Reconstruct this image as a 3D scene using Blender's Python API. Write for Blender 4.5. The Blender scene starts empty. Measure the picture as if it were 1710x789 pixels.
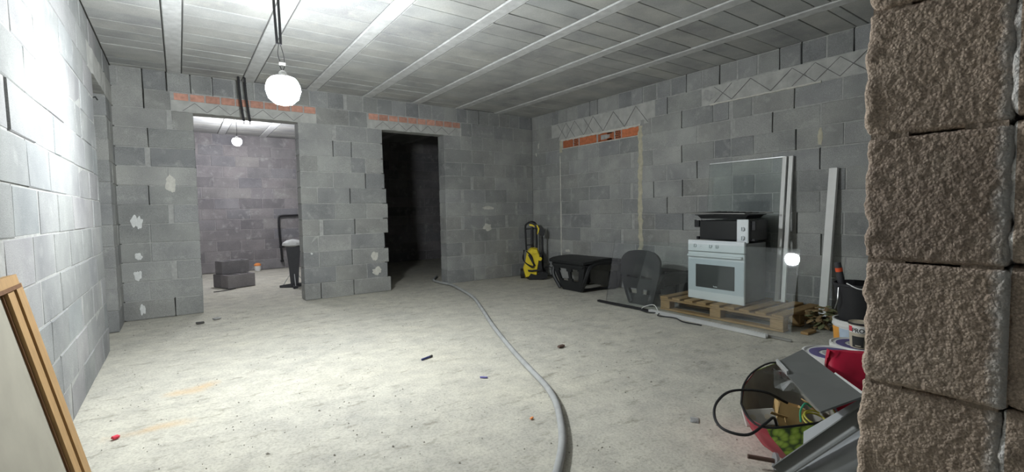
import bpy, bmesh, math, random
from mathutils import Vector, Matrix, noise

# ------------------------------------------------------------------ camera, world, exposure
scn = bpy.context.scene
COL = scn.collection
R = random.Random(7)
PI = math.pi

CAM = (-4.8435, -6.1866, 1.0679)
YAW, PITCH, ROLL = math.radians(35.391), math.radians(-3.085), math.radians(-1.049)
FOCAL_PX = 780.18
fw = Vector((math.sin(YAW) * math.cos(PITCH), math.cos(YAW) * math.cos(PITCH), math.sin(PITCH)))
r0 = Vector((math.cos(YAW), -math.sin(YAW), 0)); u0 = r0.cross(fw)
rt = r0 * math.cos(ROLL) + u0 * math.sin(ROLL); up = -r0 * math.sin(ROLL) + u0 * math.cos(ROLL)
cam_data = bpy.data.cameras.new('camera'); cam = bpy.data.objects.new('camera', cam_data); COL.objects.link(cam)
m = Matrix((rt, up, -fw)).transposed().to_4x4(); m.translation = Vector(CAM)
cam.matrix_world = m
cam_data.sensor_fit = 'HORIZONTAL'; cam_data.sensor_width = 36.0; cam_data.lens = FOCAL_PX / 1710 * 36.0
cam_data.clip_start = 0.05; cam_data.clip_end = 60
scn.camera = cam

wd = bpy.data.worlds.new('night'); scn.world = wd; wd.use_nodes = True
wd.node_tree.nodes['Background'].inputs[0].default_value = (0.75, 0.85, 1.0, 1)
wd.node_tree.nodes['Background'].inputs[1].default_value = 0.015

scn.view_settings.view_transform = 'Standard'
scn.view_settings.look = 'None'
scn.view_settings.gamma = 1
scn.view_settings.use_curve_mapping = False
scn.view_settings.exposure = 0.0
BULB_STRENGTH = 570.0         # main bulb, radiance of its globe
BULB_BACK_STRENGTH = 560.0     # bulb of the back room

# ------------------------------------------------------------------ materials
def nodes(name):
    mt = bpy.data.materials.new(name); mt.use_nodes = True
    nt = mt.node_tree; b = nt.nodes['Principled BSDF']
    return mt, nt, b

def mat(name, col, rough=0.7, metal=0.0, var=0.12, vscale=14.0, bump=0.0, bscale=90.0, rnd=0.0, spec=0.4, stretch=None):
    mt, nt, b = nodes(name); L = nt.links.new
    b.inputs['Roughness'].default_value = rough; b.inputs['Metallic'].default_value = metal
    b.inputs['Specular IOR Level'].default_value = spec
    co = nt.nodes.new('ShaderNodeTexCoord')
    vec = co.outputs['Object']
    if stretch:
        mp = nt.nodes.new('ShaderNodeMapping'); mp.inputs['Scale'].default_value = stretch
        L(vec, mp.inputs['Vector']); vec = mp.outputs['Vector']
    n = nt.nodes.new('ShaderNodeTexNoise'); n.inputs['Scale'].default_value = vscale; n.inputs['Detail'].default_value = 5
    L(vec, n.inputs['Vector'])
    mr = nt.nodes.new('ShaderNodeMapRange'); mr.inputs['To Min'].default_value = 1 - var * 1.6; mr.inputs['To Max'].default_value = 1 + var * 1.6
    L(n.outputs['Fac'], mr.inputs['Value'])
    val = mr.outputs['Result']
    if rnd:
        oi = nt.nodes.new('ShaderNodeObjectInfo')
        mr2 = nt.nodes.new('ShaderNodeMapRange'); mr2.inputs['To Min'].default_value = 1 - rnd; mr2.inputs['To Max'].default_value = 1 + rnd
        L(oi.outputs['Random'], mr2.inputs['Value'])
        mu = nt.nodes.new('ShaderNodeMath'); mu.operation = 'MULTIPLY'; L(val, mu.inputs[0]); L(mr2.outputs['Result'], mu.inputs[1]); val = mu.outputs[0]
    vm = nt.nodes.new('ShaderNodeVectorMath'); vm.operation = 'SCALE'; vm.inputs[0].default_value = col
    L(val, vm.inputs['Scale']); L(vm.outputs['Vector'], b.inputs['Base Color'])
    if bump:
        n2 = nt.nodes.new('ShaderNodeTexNoise'); n2.inputs['Scale'].default_value = bscale; n2.inputs['Detail'].default_value = 4
        L(vec, n2.inputs['Vector'])
        bp = nt.nodes.new('ShaderNodeBump'); bp.inputs['Strength'].default_value = bump; bp.inputs['Distance'].default_value = 0.004
        L(n2.outputs['Fac'], bp.inputs['Height']); L(bp.outputs['Normal'], b.inputs['Normal'])
    return mt

def ramp(nt, stops):
    r = nt.nodes.new('ShaderNodeValToRGB'); e = r.color_ramp.elements
    while len(e) < len(stops): e.new(0.5)
    for el, (p, c) in zip(e, stops): el.position = p; el.color = (*c, 1)
    return r

def mixc(nt, mode, fac, a, bcol):
    x = nt.nodes.new('ShaderNodeMix'); x.data_type = 'RGBA'; x.blend_type = mode
    for s, v in ((x.inputs['Factor'], fac), (x.inputs['A'], a), (x.inputs['B'], bcol)):
        if hasattr(v, 'links'): nt.links.new(v, s)
        elif isinstance(v, tuple): s.default_value = (*v, 1)
        else: s.default_value = v
    return x.outputs['Result']

def tex_noise(nt, vec, scale, detail=5, rough=0.55):
    n = nt.nodes.new('ShaderNodeTexNoise'); n.inputs['Scale'].default_value = scale
    n.inputs['Detail'].default_value = detail; n.inputs['Roughness'].default_value = rough
    nt.links.new(vec, n.inputs['Vector']); return n.outputs['Fac']

def block_mat(name, cols, speck=0.22, bump=0.55, dust=(0.47, 0.47, 0.45), grain=210.0, pebbles=False):
    """rough concrete block: own tint for each block, mottling, pale mortar dust, grain"""
    mt, nt, b = nodes(name); L = nt.links.new
    g = nt.nodes.new('ShaderNodeNewGeometry'); pos = g.outputs['Position']
    oi = nt.nodes.new('ShaderNodeObjectInfo')
    rp = ramp(nt, [(i / (len(cols) - 1), c) for i, c in enumerate(cols)]); L(oi.outputs['Random'], rp.inputs['Fac'])
    c = rp.outputs['Color']
    big = tex_noise(nt, pos, 2.3, 4)
    r2 = ramp(nt, [(0.25, (0.72, 0.72, 0.74)), (0.75, (1.25, 1.25, 1.22))]); L(big, r2.inputs['Fac'])
    c = mixc(nt, 'MULTIPLY', 1.0, c, r2.outputs['Color'])
    mid = tex_noise(nt, pos, 9, 6)
    r3 = ramp(nt, [(0.56, (0, 0, 0)), (0.74, (1, 1, 1))]); L(mid, r3.inputs['Fac'])
    sm = nt.nodes.new('ShaderNodeMath'); sm.operation = 'MULTIPLY'; sm.inputs[1].default_value = 0.55; L(r3.outputs['Color'], sm.inputs[0])
    c = mixc(nt, 'MIX', sm.outputs[0], c, dust)
    fine = tex_noise(nt, pos, grain, 3, 0.7)
    r4 = ramp(nt, [(0.3, (1 - speck * 1.6,) * 3), (0.7, (1 + speck,) * 3)]); L(fine, r4.inputs['Fac'])
    c = mixc(nt, 'MULTIPLY', 1.0, c, r4.outputs['Color'])
    height = fine
    if pebbles:      # coarse aggregate, and a whitish mortar stain along the near edge of the pier
        vo = nt.nodes.new('ShaderNodeTexVoronoi'); vo.inputs['Scale'].default_value = 230; L(pos, vo.inputs['Vector'])
        r5 = ramp(nt, [(0.15, (1.18, 1.17, 1.15)), (0.6, (0.62, 0.60, 0.58))]); L(vo.outputs['Distance'], r5.inputs['Fac'])
        c = mixc(nt, 'MULTIPLY', 0.45, c, r5.outputs['Color'])
        hs = nt.nodes.new('ShaderNodeMath'); hs.operation = 'MULTIPLY_ADD'; L(vo.outputs['Distance'], hs.inputs[0]); hs.inputs[1].default_value = -0.9; L(fine, hs.inputs[2]); height = hs.outputs[0]
        sx = nt.nodes.new('ShaderNodeSeparateXYZ'); L(pos, sx.inputs[0])
        wob = tex_noise(nt, pos, 30, 6, 0.7)
        ad = nt.nodes.new('ShaderNodeMath'); ad.operation = 'MULTIPLY_ADD'; L(wob, ad.inputs[0]); ad.inputs[1].default_value = 0.03; L(sx.outputs['Y'], ad.inputs[2])
        mr = nt.nodes.new('ShaderNodeMapRange'); mr.inputs['From Min'].default_value = -6.027; mr.inputs['From Max'].default_value = -6.046; mr.inputs['To Min'].default_value = 0; mr.inputs['To Max'].default_value = 0.9
        L(ad.outputs[0], mr.inputs['Value'])
        lim = nt.nodes.new('ShaderNodeMath'); lim.operation = 'GREATER_THAN'; L(sx.outputs['Y'], lim.inputs[0]); lim.inputs[1].default_value = -6.064
        mm = nt.nodes.new('ShaderNodeMath'); mm.operation = 'MULTIPLY'; L(mr.outputs[0], mm.inputs[0]); L(lim.outputs[0], mm.inputs[1])
        c = mixc(nt, 'MIX', mm.outputs[0], c, (0.70, 0.69, 0.67))
    L(c, b.inputs['Base Color']); b.inputs['Roughness'].default_value = 0.95; b.inputs['Specular IOR Level'].default_value = 0.15
    bp = nt.nodes.new('ShaderNodeBump'); bp.inputs['Strength'].default_value = bump; bp.inputs['Distance'].default_value = 0.006
    L(height, bp.inputs['Height']); L(bp.outputs['Normal'], b.inputs['Normal'])
    return mt

GREYS = [(0.25, 0.255, 0.262), (0.295, 0.30, 0.292), (0.335, 0.34, 0.33), (0.31, 0.315, 0.318), (0.37, 0.375, 0.362), (0.30, 0.30, 0.288), (0.385, 0.387, 0.375), (0.265, 0.27, 0.272)]
M = {}
M['block'] = block_mat('concrete_block', GREYS)
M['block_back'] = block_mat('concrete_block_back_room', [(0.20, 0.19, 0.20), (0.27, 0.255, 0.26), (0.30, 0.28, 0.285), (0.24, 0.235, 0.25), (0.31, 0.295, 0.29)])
M['block_left'] = block_mat('concrete_block_left_dimmed', [(0.27, 0.275, 0.272), (0.30, 0.308, 0.304), (0.315, 0.31, 0.315), (0.29, 0.305, 0.305)], speck=0.14, bump=0.4, dust=(0.40, 0.40, 0.39))  # same concrete as elsewhere, darkened to offset the near bulb's glare
M['block_brown'] = block_mat('brown_aggregate_block', [(0.58, 0.465, 0.375), (0.62, 0.50, 0.405), (0.60, 0.48, 0.385)], speck=0.2, bump=0.5, dust=(0.66, 0.56, 0.46), grain=300, pebbles=True)
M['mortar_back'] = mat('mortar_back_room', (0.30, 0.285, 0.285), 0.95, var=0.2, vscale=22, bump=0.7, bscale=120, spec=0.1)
M['mortar'] = mat('mortar', (0.37, 0.37, 0.358), 0.95, var=0.22, vscale=22, bump=0.7, bscale=120, spec=0.1)
M['mortar_pale'] = mat('pale_mortar', (0.56, 0.55, 0.50), 0.95, var=0.18, vscale=25, bump=0.7, bscale=120, spec=0.1)
M['mortar_brown'] = mat('brown_mortar', (0.36, 0.29, 0.23), 0.95, var=0.2, vscale=40, bump=0.8, bscale=200, spec=0.1)
M['sealant'] = mat('yellowish_mortar', (0.47, 0.44, 0.34), 0.95, var=0.2, vscale=20, bump=0.7, bscale=90, spec=0.1)
M['white_splat'] = mat('white_splat', (0.66, 0.67, 0.66), 0.95, var=0.12, vscale=30, bump=0.5, spec=0.1)
M['lintel'] = mat('lintel_concrete', (0.42, 0.42, 0.40), 0.95, var=0.22, vscale=9, bump=0.8, bscale=70, spec=0.1)
M['wire_mark'] = mat('lintel_wire', (0.20, 0.195, 0.19), 0.8)
M['brick'] = mat('red_hollow_brick', (0.46, 0.155, 0.075), 0.9, var=0.25, vscale=25, bump=0.5, bscale=120, rnd=0.18, spec=0.15)
M['brick_pale'] = mat('dusty_red_brick', (0.50, 0.27, 0.205), 0.9, var=0.25, vscale=25, bump=0.5, bscale=120, rnd=0.15, spec=0.15)
M['hole_shade'] = mat('painted_hole_shade', (0.03, 0.02, 0.018), 0.95)  # near-black colour standing for the shade inside the brick holes
M['infill'] = block_mat('ceiling_infill', [(0.38, 0.385, 0.38), (0.43, 0.435, 0.43), (0.41, 0.41, 0.40), (0.46, 0.46, 0.44), (0.40, 0.41, 0.41)], speck=0.1, bump=0.25, dust=(0.51, 0.50, 0.46), grain=150)
M['joist'] = mat('joist_concrete', (0.54, 0.545, 0.54), 0.9, var=0.2, vscale=16, bump=0.5, bscale=60, spec=0.15)
M['ceiling_core'] = mat('ceiling_core', (0.15, 0.15, 0.145), 0.95)
M['black'] = mat('black_plastic', (0.018, 0.018, 0.02), 0.45, var=0.1)
M['black_rubber'] = mat('black_rubber', (0.02, 0.02, 0.022), 0.65, var=0.1)
M['seat_black'] = mat('black_moulded_plastic', (0.016, 0.017, 0.018), 0.5, var=0.15, vscale=6, bump=0.1, bscale=60)
M['yellow'] = mat('yellow_plastic', (0.80, 0.62, 0.03), 0.4, var=0.05)
M['white_enamel'] = mat('white_enamel', (0.76, 0.80, 0.82), 0.28, var=0.03, spec=0.5)
M['white_enamel_grey'] = mat('pale_grey_enamel', (0.58, 0.645, 0.68), 0.3, var=0.03, spec=0.5)
M['oven_steel'] = mat('oven_steel', (0.30, 0.31, 0.31), 0.45, metal=0.6, var=0.12)
M['oven_glass'] = mat('oven_door_glass', (0.055, 0.06, 0.06), 0.12, var=0.05, spec=0.6)
M['black_enamel'] = mat('black_enamel', (0.02, 0.021, 0.022), 0.35, var=0.1)
M['steel'] = mat('bare_steel', (0.45, 0.45, 0.44), 0.35, metal=0.9, var=0.1)
M['alu'] = mat('brushed_aluminium', (0.72, 0.73, 0.73), 0.38, metal=0.55, var=0.06)
M['white_strip'] = mat('white_painted_profile', (0.72, 0.72, 0.70), 0.5, var=0.06)
M['pallet'] = mat('pallet_wood', (0.35, 0.225, 0.105), 0.85, var=0.3, vscale=6, bump=0.4, bscale=40, rnd=0.16, stretch=(2, 14, 14), spec=0.15)
M['wood'] = mat('raw_pine', (0.44, 0.275, 0.125), 0.7, var=0.16, vscale=5, bump=0.25, bscale=30, rnd=0.06, stretch=(14, 14, 1.2), spec=0.2)
M['wood_dark'] = mat('dark_brown_wood', (0.17, 0.085, 0.04), 0.75, var=0.2, vscale=5, stretch=(14, 14, 1.5), spec=0.2)
M['panel'] = mat('beige_board', (0.40, 0.375, 0.31), 0.85, var=0.12, vscale=8, spec=0.2)
M['hose'] = mat('grey_corrugated_plastic', (0.36, 0.365, 0.36), 0.75, var=0.2, vscale=12, spec=0.25)
M['bucket_white'] = mat('white_plastic', (0.70, 0.70, 0.68), 0.45, var=0.06, vscale=8)
M['lid_blue'] = mat('violet_blue_print', (0.11, 0.09, 0.24), 0.45, var=0.08)
M['lid_grey'] = mat('grey_lid', (0.42, 0.42, 0.41), 0.5, var=0.1)
M['print_orange'] = mat('orange_print', (0.75, 0.34, 0.06), 0.5, var=0.12)
M['print_blue'] = mat('pale_blue_print', (0.46, 0.55, 0.66), 0.5, var=0.1)
M['print_navy'] = mat('navy_print', (0.12, 0.17, 0.30), 0.5)
M['print_red'] = mat('red_print', (0.55, 0.05, 0.07), 0.5)
M['print_black'] = mat('black_print', (0.03, 0.03, 0.03), 0.5)
M['print_tan'] = mat('tan_print', (0.50, 0.44, 0.34), 0.5, var=0.15)
M['red_bag'] = mat('red_glossy_film', (0.46, 0.012, 0.045), 0.42, var=0.25, vscale=9, spec=0.3)
M['grey_sheet'] = mat('dark_grey_sheet', (0.135, 0.14, 0.135), 0.5, metal=0.15, var=0.15, vscale=6)
M['grey_gutter'] = mat('zinc_grey_gutter', (0.27, 0.28, 0.285), 0.5, metal=0.2, var=0.18, vscale=7)
M['cardboard'] = mat('cardboard', (0.50, 0.33, 0.14), 0.85, var=0.12)
M['paper_card'] = mat('pale_card', (0.50, 0.48, 0.44), 0.8, var=0.1)
M['bag_inside'] = mat('beige_bag_lining', (0.30, 0.29, 0.25), 0.7, var=0.15)
M['leaf_dark'] = mat('dry_green_leaf', (0.20, 0.205, 0.10), 0.8, var=0.3)
M['leaf_brown'] = mat('dry_brown_leaf', (0.28, 0.19, 0.095), 0.85, var=0.3)
M['red_handle'] = mat('orange_red_band', (0.75, 0.10, 0.03), 0.5)
M['blue_plastic'] = mat('blue_plastic', (0.04, 0.05, 0.16), 0.4)
M['purple_plastic'] = mat('violet_plastic', (0.16, 0.15, 0.40), 0.4)
M['red_scrap'] = mat('red_scrap', (0.75, 0.05, 0.09), 0.6)
M['rust'] = mat('brown_chip', (0.11, 0.07, 0.055), 0.85)
M['chip'] = mat('dark_chip', (0.06, 0.06, 0.055), 0.85)
M['white_plaster'] = mat('white_plaster', (0.66, 0.66, 0.65), 0.9, var=0.1)
M['orange'] = mat('orange_plastic', (0.90, 0.32, 0.10), 0.5)
M['dark_grey_plastic'] = mat('dark_grey_plastic', (0.05, 0.05, 0.055), 0.6, var=0.15)
M['green_wire'] = mat('green_wire', (0.05, 0.35, 0.20), 0.5)
M['yellow_wire'] = mat('yellow_wire', (0.45, 0.42, 0.06), 0.5)

def glass_mat(name, veil, tint=(0.965, 0.985, 0.98), ior=1.5):
    mt = bpy.data.materials.new(name); mt.use_nodes = True; nt = mt.node_tree; nt.nodes.clear(); L = nt.links.new
    out = nt.nodes.new('ShaderNodeOutputMaterial')
    tr = nt.nodes.new('ShaderNodeBsdfTransparent'); tr.inputs['Color'].default_value = (*tint, 1)
    gl = nt.nodes.new('ShaderNodeBsdfGlossy'); gl.inputs['Roughness'].default_value = 0.02
    fr = nt.nodes.new('ShaderNodeFresnel'); fr.inputs['IOR'].default_value = ior
    df = nt.nodes.new('ShaderNodeBsdfDiffuse'); df.inputs['Color'].default_value = (0.72, 0.74, 0.74, 1)
    m1 = nt.nodes.new('ShaderNodeMixShader'); L(fr.outputs[0], m1.inputs[0]); L(tr.outputs[0], m1.inputs[1]); L(gl.outputs[0], m1.inputs[2])
    g = nt.nodes.new('ShaderNodeNewGeometry')
    nz = tex_noise(nt, g.outputs['Position'], 7, 6, 0.65)
    mr = nt.nodes.new('ShaderNodeMapRange'); mr.inputs['From Min'].default_value = 0.3; mr.inputs['From Max'].default_value = 0.75
    mr.inputs['To Min'].default_value = veil * 0.5; mr.inputs['To Max'].default_value = veil * 1.6; L(nz, mr.inputs['Value'])
    m2 = nt.nodes.new('ShaderNodeMixShader'); L(mr.outputs[0], m2.inputs[0]); L(m1.outputs[0], m2.inputs[1]); L(df.outputs[0], m2.inputs[2])
    L(m2.outputs[0], out.inputs['Surface'])
    return mt
M['glass'] = glass_mat('dusty_glass', 0.010)
M['film'] = glass_mat('clear_plastic_film', 0.30, (0.95, 0.96, 0.97))

def emit_mat(name, col, s):
    mt = bpy.data.materials.new(name); mt.use_nodes = True; nt = mt.node_tree; nt.nodes.clear()
    o = nt.nodes.new('ShaderNodeOutputMaterial'); e = nt.nodes.new('ShaderNodeEmission')
    e.inputs[0].default_value = (*col, 1); e.inputs[1].default_value = s; nt.links.new(e.outputs[0], o.inputs[0]); return mt
M['bulb'] = emit_mat('lit_led_globe', (0.93, 0.978, 1.0), BULB_STRENGTH)
M['bulb_back'] = emit_mat('lit_led_globe_back', (0.94, 0.95, 1.0), BULB_BACK_STRENGTH)

def floor_mat():
    mt, nt, b = nodes('dusty_screed'); L = nt.links.new
    g = nt.nodes.new('ShaderNodeNewGeometry'); pos = g.outputs['Position']
    big = tex_noise(nt, pos, 0.8, 5)
    r1 = ramp(nt, [(0.3, (0.49, 0.475, 0.425)), (0.55, (0.54, 0.52, 0.455)), (0.75, (0.565, 0.54, 0.46))]); L(big, r1.inputs['Fac'])
    c = r1.outputs['Color']
    mid = tex_noise(nt, pos, 6, 8, 0.65)
    r2 = ramp(nt, [(0.3, (0.76, 0.76, 0.77)), (0.62, (1.1, 1.1, 1.08))]); L(mid, r2.inputs['Fac'])
    c = mixc(nt, 'MULTIPLY', 0.8, c, r2.outputs['Color'])
    # trodden smears, drawn out along one direction
    mp = nt.nodes.new('ShaderNodeMapping'); mp.inputs['Rotation'].default_value = (0, 0, 0.5); mp.inputs['Scale'].default_value = (5, 13, 10)
    L(pos, mp.inputs['Vector'])
    st = tex_noise(nt, mp.outputs['Vector'], 1.0, 6, 0.7)
    r3 = ramp(nt, [(0.31, (0.42, 0.40, 0.36)), (0.44, (1, 1, 1))]); L(st, r3.inputs['Fac'])
    c = mixc(nt, 'MULTIPLY', 0.6, c, r3.outputs['Color'])
    fine = tex_noise(nt, pos, 75, 5, 0.7)
    r4 = ramp(nt, [(0.32, (0.6, 0.59, 0.57)), (0.55, (1.06, 1.06, 1.06))]); L(fine, r4.inputs['Fac'])
    c = mixc(nt, 'MULTIPLY', 0.6, c, r4.outputs['Color'])
    # rusty spills
    for cx, cy, sx, sy in ((-4.83, -2.72, 5.0, 9.0), (-5.0, -3.228, 3.6, 12.0), (-4.74, -2.66, 9.0, 12.0)):
        mp2 = nt.nodes.new('ShaderNodeMapping'); mp2.inputs['Location'].default_value = (-cx * sx, -cy * sy, 0); mp2.inputs['Scale'].default_value = (sx, sy, 0)
        L(pos, mp2.inputs['Vector'])
        ln = nt.nodes.new('ShaderNodeVectorMath'); ln.operation = 'LENGTH'; L(mp2.outputs['Vector'], ln.inputs[0])
        ad = nt.nodes.new('ShaderNodeMath'); ad.operation = 'MULTIPLY_ADD'; L(mid, ad.inputs[0]); ad.inputs[1].default_value = -1.6; ad.inputs[2].default_value = 0.8
        su = nt.nodes.new('ShaderNodeMath'); su.operation = 'ADD'; L(ln.outputs['Value'], su.inputs[0]); L(ad.outputs[0], su.inputs[1])
        mr = nt.nodes.new('ShaderNodeMapRange'); mr.inputs['From Min'].default_value = 0.1; mr.inputs['From Max'].default_value = 0.75; mr.inputs['To Min'].default_value = 0.42; mr.inputs['To Max'].default_value = 0
        L(su.outputs[0], mr.inputs['Value'])
        c = mixc(nt, 'MIX', mr.outputs[0], c, (0.58, 0.36, 0.15))
    L(c, b.inputs['Base Color']); b.inputs['Roughness'].default_value = 0.95; b.inputs['Specular IOR Level'].default_value = 0.12
    hm = nt.nodes.new('ShaderNodeMath'); hm.operation = 'MULTIPLY_ADD'; L(mid, hm.inputs[0]); hm.inputs[1].default_value = 2.5; L(fine, hm.inputs[2])
    bp = nt.nodes.new('ShaderNodeBump'); bp.inputs['Strength'].default_value = 0.4; bp.inputs['Distance'].default_value = 0.012
    L(hm.outputs[0], bp.inputs['Height']); L(bp.outputs['Normal'], b.inputs['Normal'])
    return mt
M['floor'] = floor_mat()

def grape_mat():
    """printed shopping bag: green grapes on dark leaves"""
    mt, nt, b = nodes('grape_print'); L = nt.links.new
    g = nt.nodes.new('ShaderNodeTexCoord')
    v = nt.nodes.new('ShaderNodeTexVoronoi'); v.inputs['Scale'].default_value = 34; L(g.outputs['Object'], v.inputs['Vector'])
    r1 = ramp(nt, [(0.0, (0.72, 0.92, 0.20)), (0.42, (0.46, 0.70, 0.09)), (0.72, (0.08, 0.15, 0.04))]); L(v.outputs['Distance'], r1.inputs['Fac'])
    n = tex_noise(nt, g.outputs['Object'], 9, 3)
    r2 = ramp(nt, [(0.36, (0, 0, 0)), (0.44, (1, 1, 1))]); L(n, r2.inputs['Fac'])
    c = mixc(nt, 'MIX', r2.outputs['Color'], (0.035, 0.05, 0.04), r1.outputs['Color'])
    L(c, b.inputs['Base Color']); b.inputs['Roughness'].default_value = 0.4
    return mt
M['grapes'] = grape_mat()

# ------------------------------------------------------------------ mesh helpers
class G:
    def __init__(s): s.v = []; s.f = []
    def add(s, vs, fs):
        o = len(s.v); s.v += [tuple(q) for q in vs]; s.f += [tuple(i + o for i in f) for f in fs]; return s
    def box(s, c, size, rot=None, bevel=0.0):
        h = [x / 2 for x in size]; b = min(bevel, min(h) * 0.9)
        Mx = rot if rot is not None else Matrix.Identity(3); c = Vector(c); vs = []; idx = {}
        if b <= 0:
            for x in (-1, 1):
                for y in (-1, 1):
                    for z in (-1, 1): vs.append(c + Mx @ Vector((x * h[0], y * h[1], z * h[2])))
            return s.add(vs, [(0, 1, 3, 2), (4, 6, 7, 5), (0, 4, 5, 1), (2, 3, 7, 6), (0, 2, 6, 4), (1, 5, 7, 3)])
        for x in (-1, 1):
            for y in (-1, 1):
                for z in (-1, 1):
                    for a in range(3):
                        sg = (x, y, z); p = [sg[i] * (h[i] if i == a else h[i] - b) for i in range(3)]
                        idx[(x, y, z, a)] = len(vs); vs.append(c + Mx @ Vector(p))
        fs = []
        for a in range(3):
            o = [i for i in range(3) if i != a]
            for sg in (-1, 1):
                q = []
                for (p, r) in ((-1, -1), (1, -1), (1, 1), (-1, 1)):
                    k = [0, 0, 0]; k[a] = sg; k[o[0]] = p; k[o[1]] = r; q.append(idx[(*k, a)])
                fs.append(tuple(q))
            for p in (-1, 1):
                for r in (-1, 1):
                    k0 = [0, 0, 0]; k1 = [0, 0, 0]; k0[a] = -1; k1[a] = 1
                    for k in (k0, k1): k[o[0]] = p; k[o[1]] = r
                    fs.append((idx[(*k0, o[0])], idx[(*k1, o[0])], idx[(*k1, o[1])], idx[(*k0, o[1])]))
        for x in (-1, 1):
            for y in (-1, 1):
                for z in (-1, 1): fs.append(tuple(idx[(x, y, z, a)] for a in range(3)))
        return s.add(vs, fs)
    def b2(s, lo, hi, bevel=0.0):
        return s.box([(a + b) / 2 for a, b in zip(lo, hi)], [abs(b - a) for a, b in zip(lo, hi)], None, bevel)
    def loft(s, rings, cap=True, closed=True):
        n = len(rings[0]); vs = [q for r in rings for q in r]; fs = []
        for i in range(len(rings) - 1):
            for j in range(n if closed else n - 1):
                k = (j + 1) % n; fs.append((i * n + j, i * n + k, (i + 1) * n + k, (i + 1) * n + j))
        if cap: fs += [tuple(range(n)), tuple(range((len(rings) - 1) * n, len(rings) * n))]
        return s.add(vs, fs)
    def cyl(s, p0, p1, r, r1=None, n=16):
        return s.tube([p0, p1], [r, r if r1 is None else r1], n)
    def tube(s, path, r, n=8, cap=True):
        P = [Vector(p) for p in path]; rs = r if isinstance(r, (list, tuple)) else [r] * len(P); rings = []; prev = None
        for i, p in enumerate(P):
            t = (P[min(i + 1, len(P) - 1)] - P[max(i - 1, 0)]).normalized()
            if prev is None:
                a = Vector((0, 0, 1)) if abs(t.z) < 0.9 else Vector((1, 0, 0)); nx = t.cross(a).normalized()
            else: nx = (prev - t * prev.dot(t)).normalized()
            prev = nx; ny = t.cross(nx)
            rings.append([p + (nx * math.cos(2 * PI * k / n) + ny * math.sin(2 * PI * k / n)) * rs[i] for k in range(n)])
        return s.loft(rings, cap)
    def lathe(s, prof, n=32, c=(0, 0, 0), cap=True):
        return s.loft([[Vector((c[0] + r * math.cos(2 * PI * k / n), c[1] + r * math.sin(2 * PI * k / n), c[2] + z)) for k in range(n)] for r, z in prof], cap)
    def prism(s, poly, f0, f1):
        """poly: 2-D outline; f0/f1 map (a,b) to the two faces"""
        return s.loft([[Vector(f0(*p)) for p in poly], [Vector(f1(*p)) for p in poly]])
    def torus(s, c, R0, r0, axis='z', n=28, k=8, arc=(0, 2 * PI)):
        pts = []
        for i in range(n + 1):
            a = arc[0] + (arc[1] - arc[0]) * i / n; x, y = R0 * math.cos(a), R0 * math.sin(a)
            pts.append(Vector(c) + Vector({'z': (x, y, 0), 'x': (0, x, y), 'y': (x, 0, y)}[axis]))
        return s.tube(pts, r0, k)
    def mesh(s, name, smooth=False, recalc=True):
        me = bpy.data.meshes.new(name); me.from_pydata(s.v, [], s.f)
        if recalc:
            bm = bmesh.new(); bm.from_mesh(me); bmesh.ops.recalc_face_normals(bm, faces=bm.faces); bm.to_mesh(me); bm.free()
        if smooth:
            for p in me.polygons: p.use_smooth = True
            me.set_sharp_from_angle(angle=math.radians(38))
        return me
    def obj(s, name, mt, parent=None, smooth=False, **kw):
        o = link(name, s.mesh(name, smooth), parent); o.data.materials.append(M[mt] if isinstance(mt, str) else mt); return o

def link(name, data, parent=None):
    o = bpy.data.objects.new(name, data); COL.objects.link(o)
    if parent: o.parent = parent
    return o

def tag(o, label=None, cat=None, group=None, kind=None):
    for k, v in (('label', label), ('category', cat), ('group', group), ('kind', kind)):
        if v: o[k] = v
    return o

def thing(name, label, cat, loc=(0, 0, 0), rotz=0, group=None):
    o = link(name, None); o.location = loc; o.rotation_euler = (0, 0, rotz); return tag(o, label, cat, group)

def rot(ax, a): return Matrix.Rotation(a, 3, ax)

def smooth_path(pts, n=8):
    """Catmull-Rom through the points"""
    P = [Vector(p) for p in pts]; P = [P[0] * 2 - P[1]] + P + [P[-1] * 2 - P[-2]]; out = []
    for i in range(1, len(P) - 2):
        for k in range(n):
            t = k / n; a, b, c, d = P[i - 1:i + 3]
            out.append(0.5 * ((2 * b) + (c - a) * t + (2 * a - 5 * b + 4 * c - d) * t * t + (3 * b - a - 3 * c + d) * t ** 3))
    out.append(P[-2]); return out

# ------------------------------------------------------------------ floor and ceiling
def build_floor():
    x0, x1, y0, y1, st = -7.2, 1.6, -8.0, 4.4, 0.08
    nx, ny = int((x1 - x0) / st), int((y1 - y0) / st); v = []; f = []
    for j in range(ny + 1):
        for i in range(nx + 1):
            x, y = x0 + (x1 - x0) * i / nx, y0 + (y1 - y0) * j / ny
            z = -0.004 + 0.004 * noise.noise((x * 1.3, y * 1.3, 0.2)) + 0.003 * noise.noise((x * 5, y * 5, 1.7))
            v.append((x, y, z))
    for j in range(ny):
        for i in range(nx):
            a = j * (nx + 1) + i; f.append((a, a + 1, a + nx + 2, a + nx + 1))
    g = G(); g.v = v; g.f = f
    o = link('floor', g.mesh('floor', smooth=True, recalc=False)); o.data.materials.append(M['floor']); return tag(o, kind='structure')
build_floor()

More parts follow.
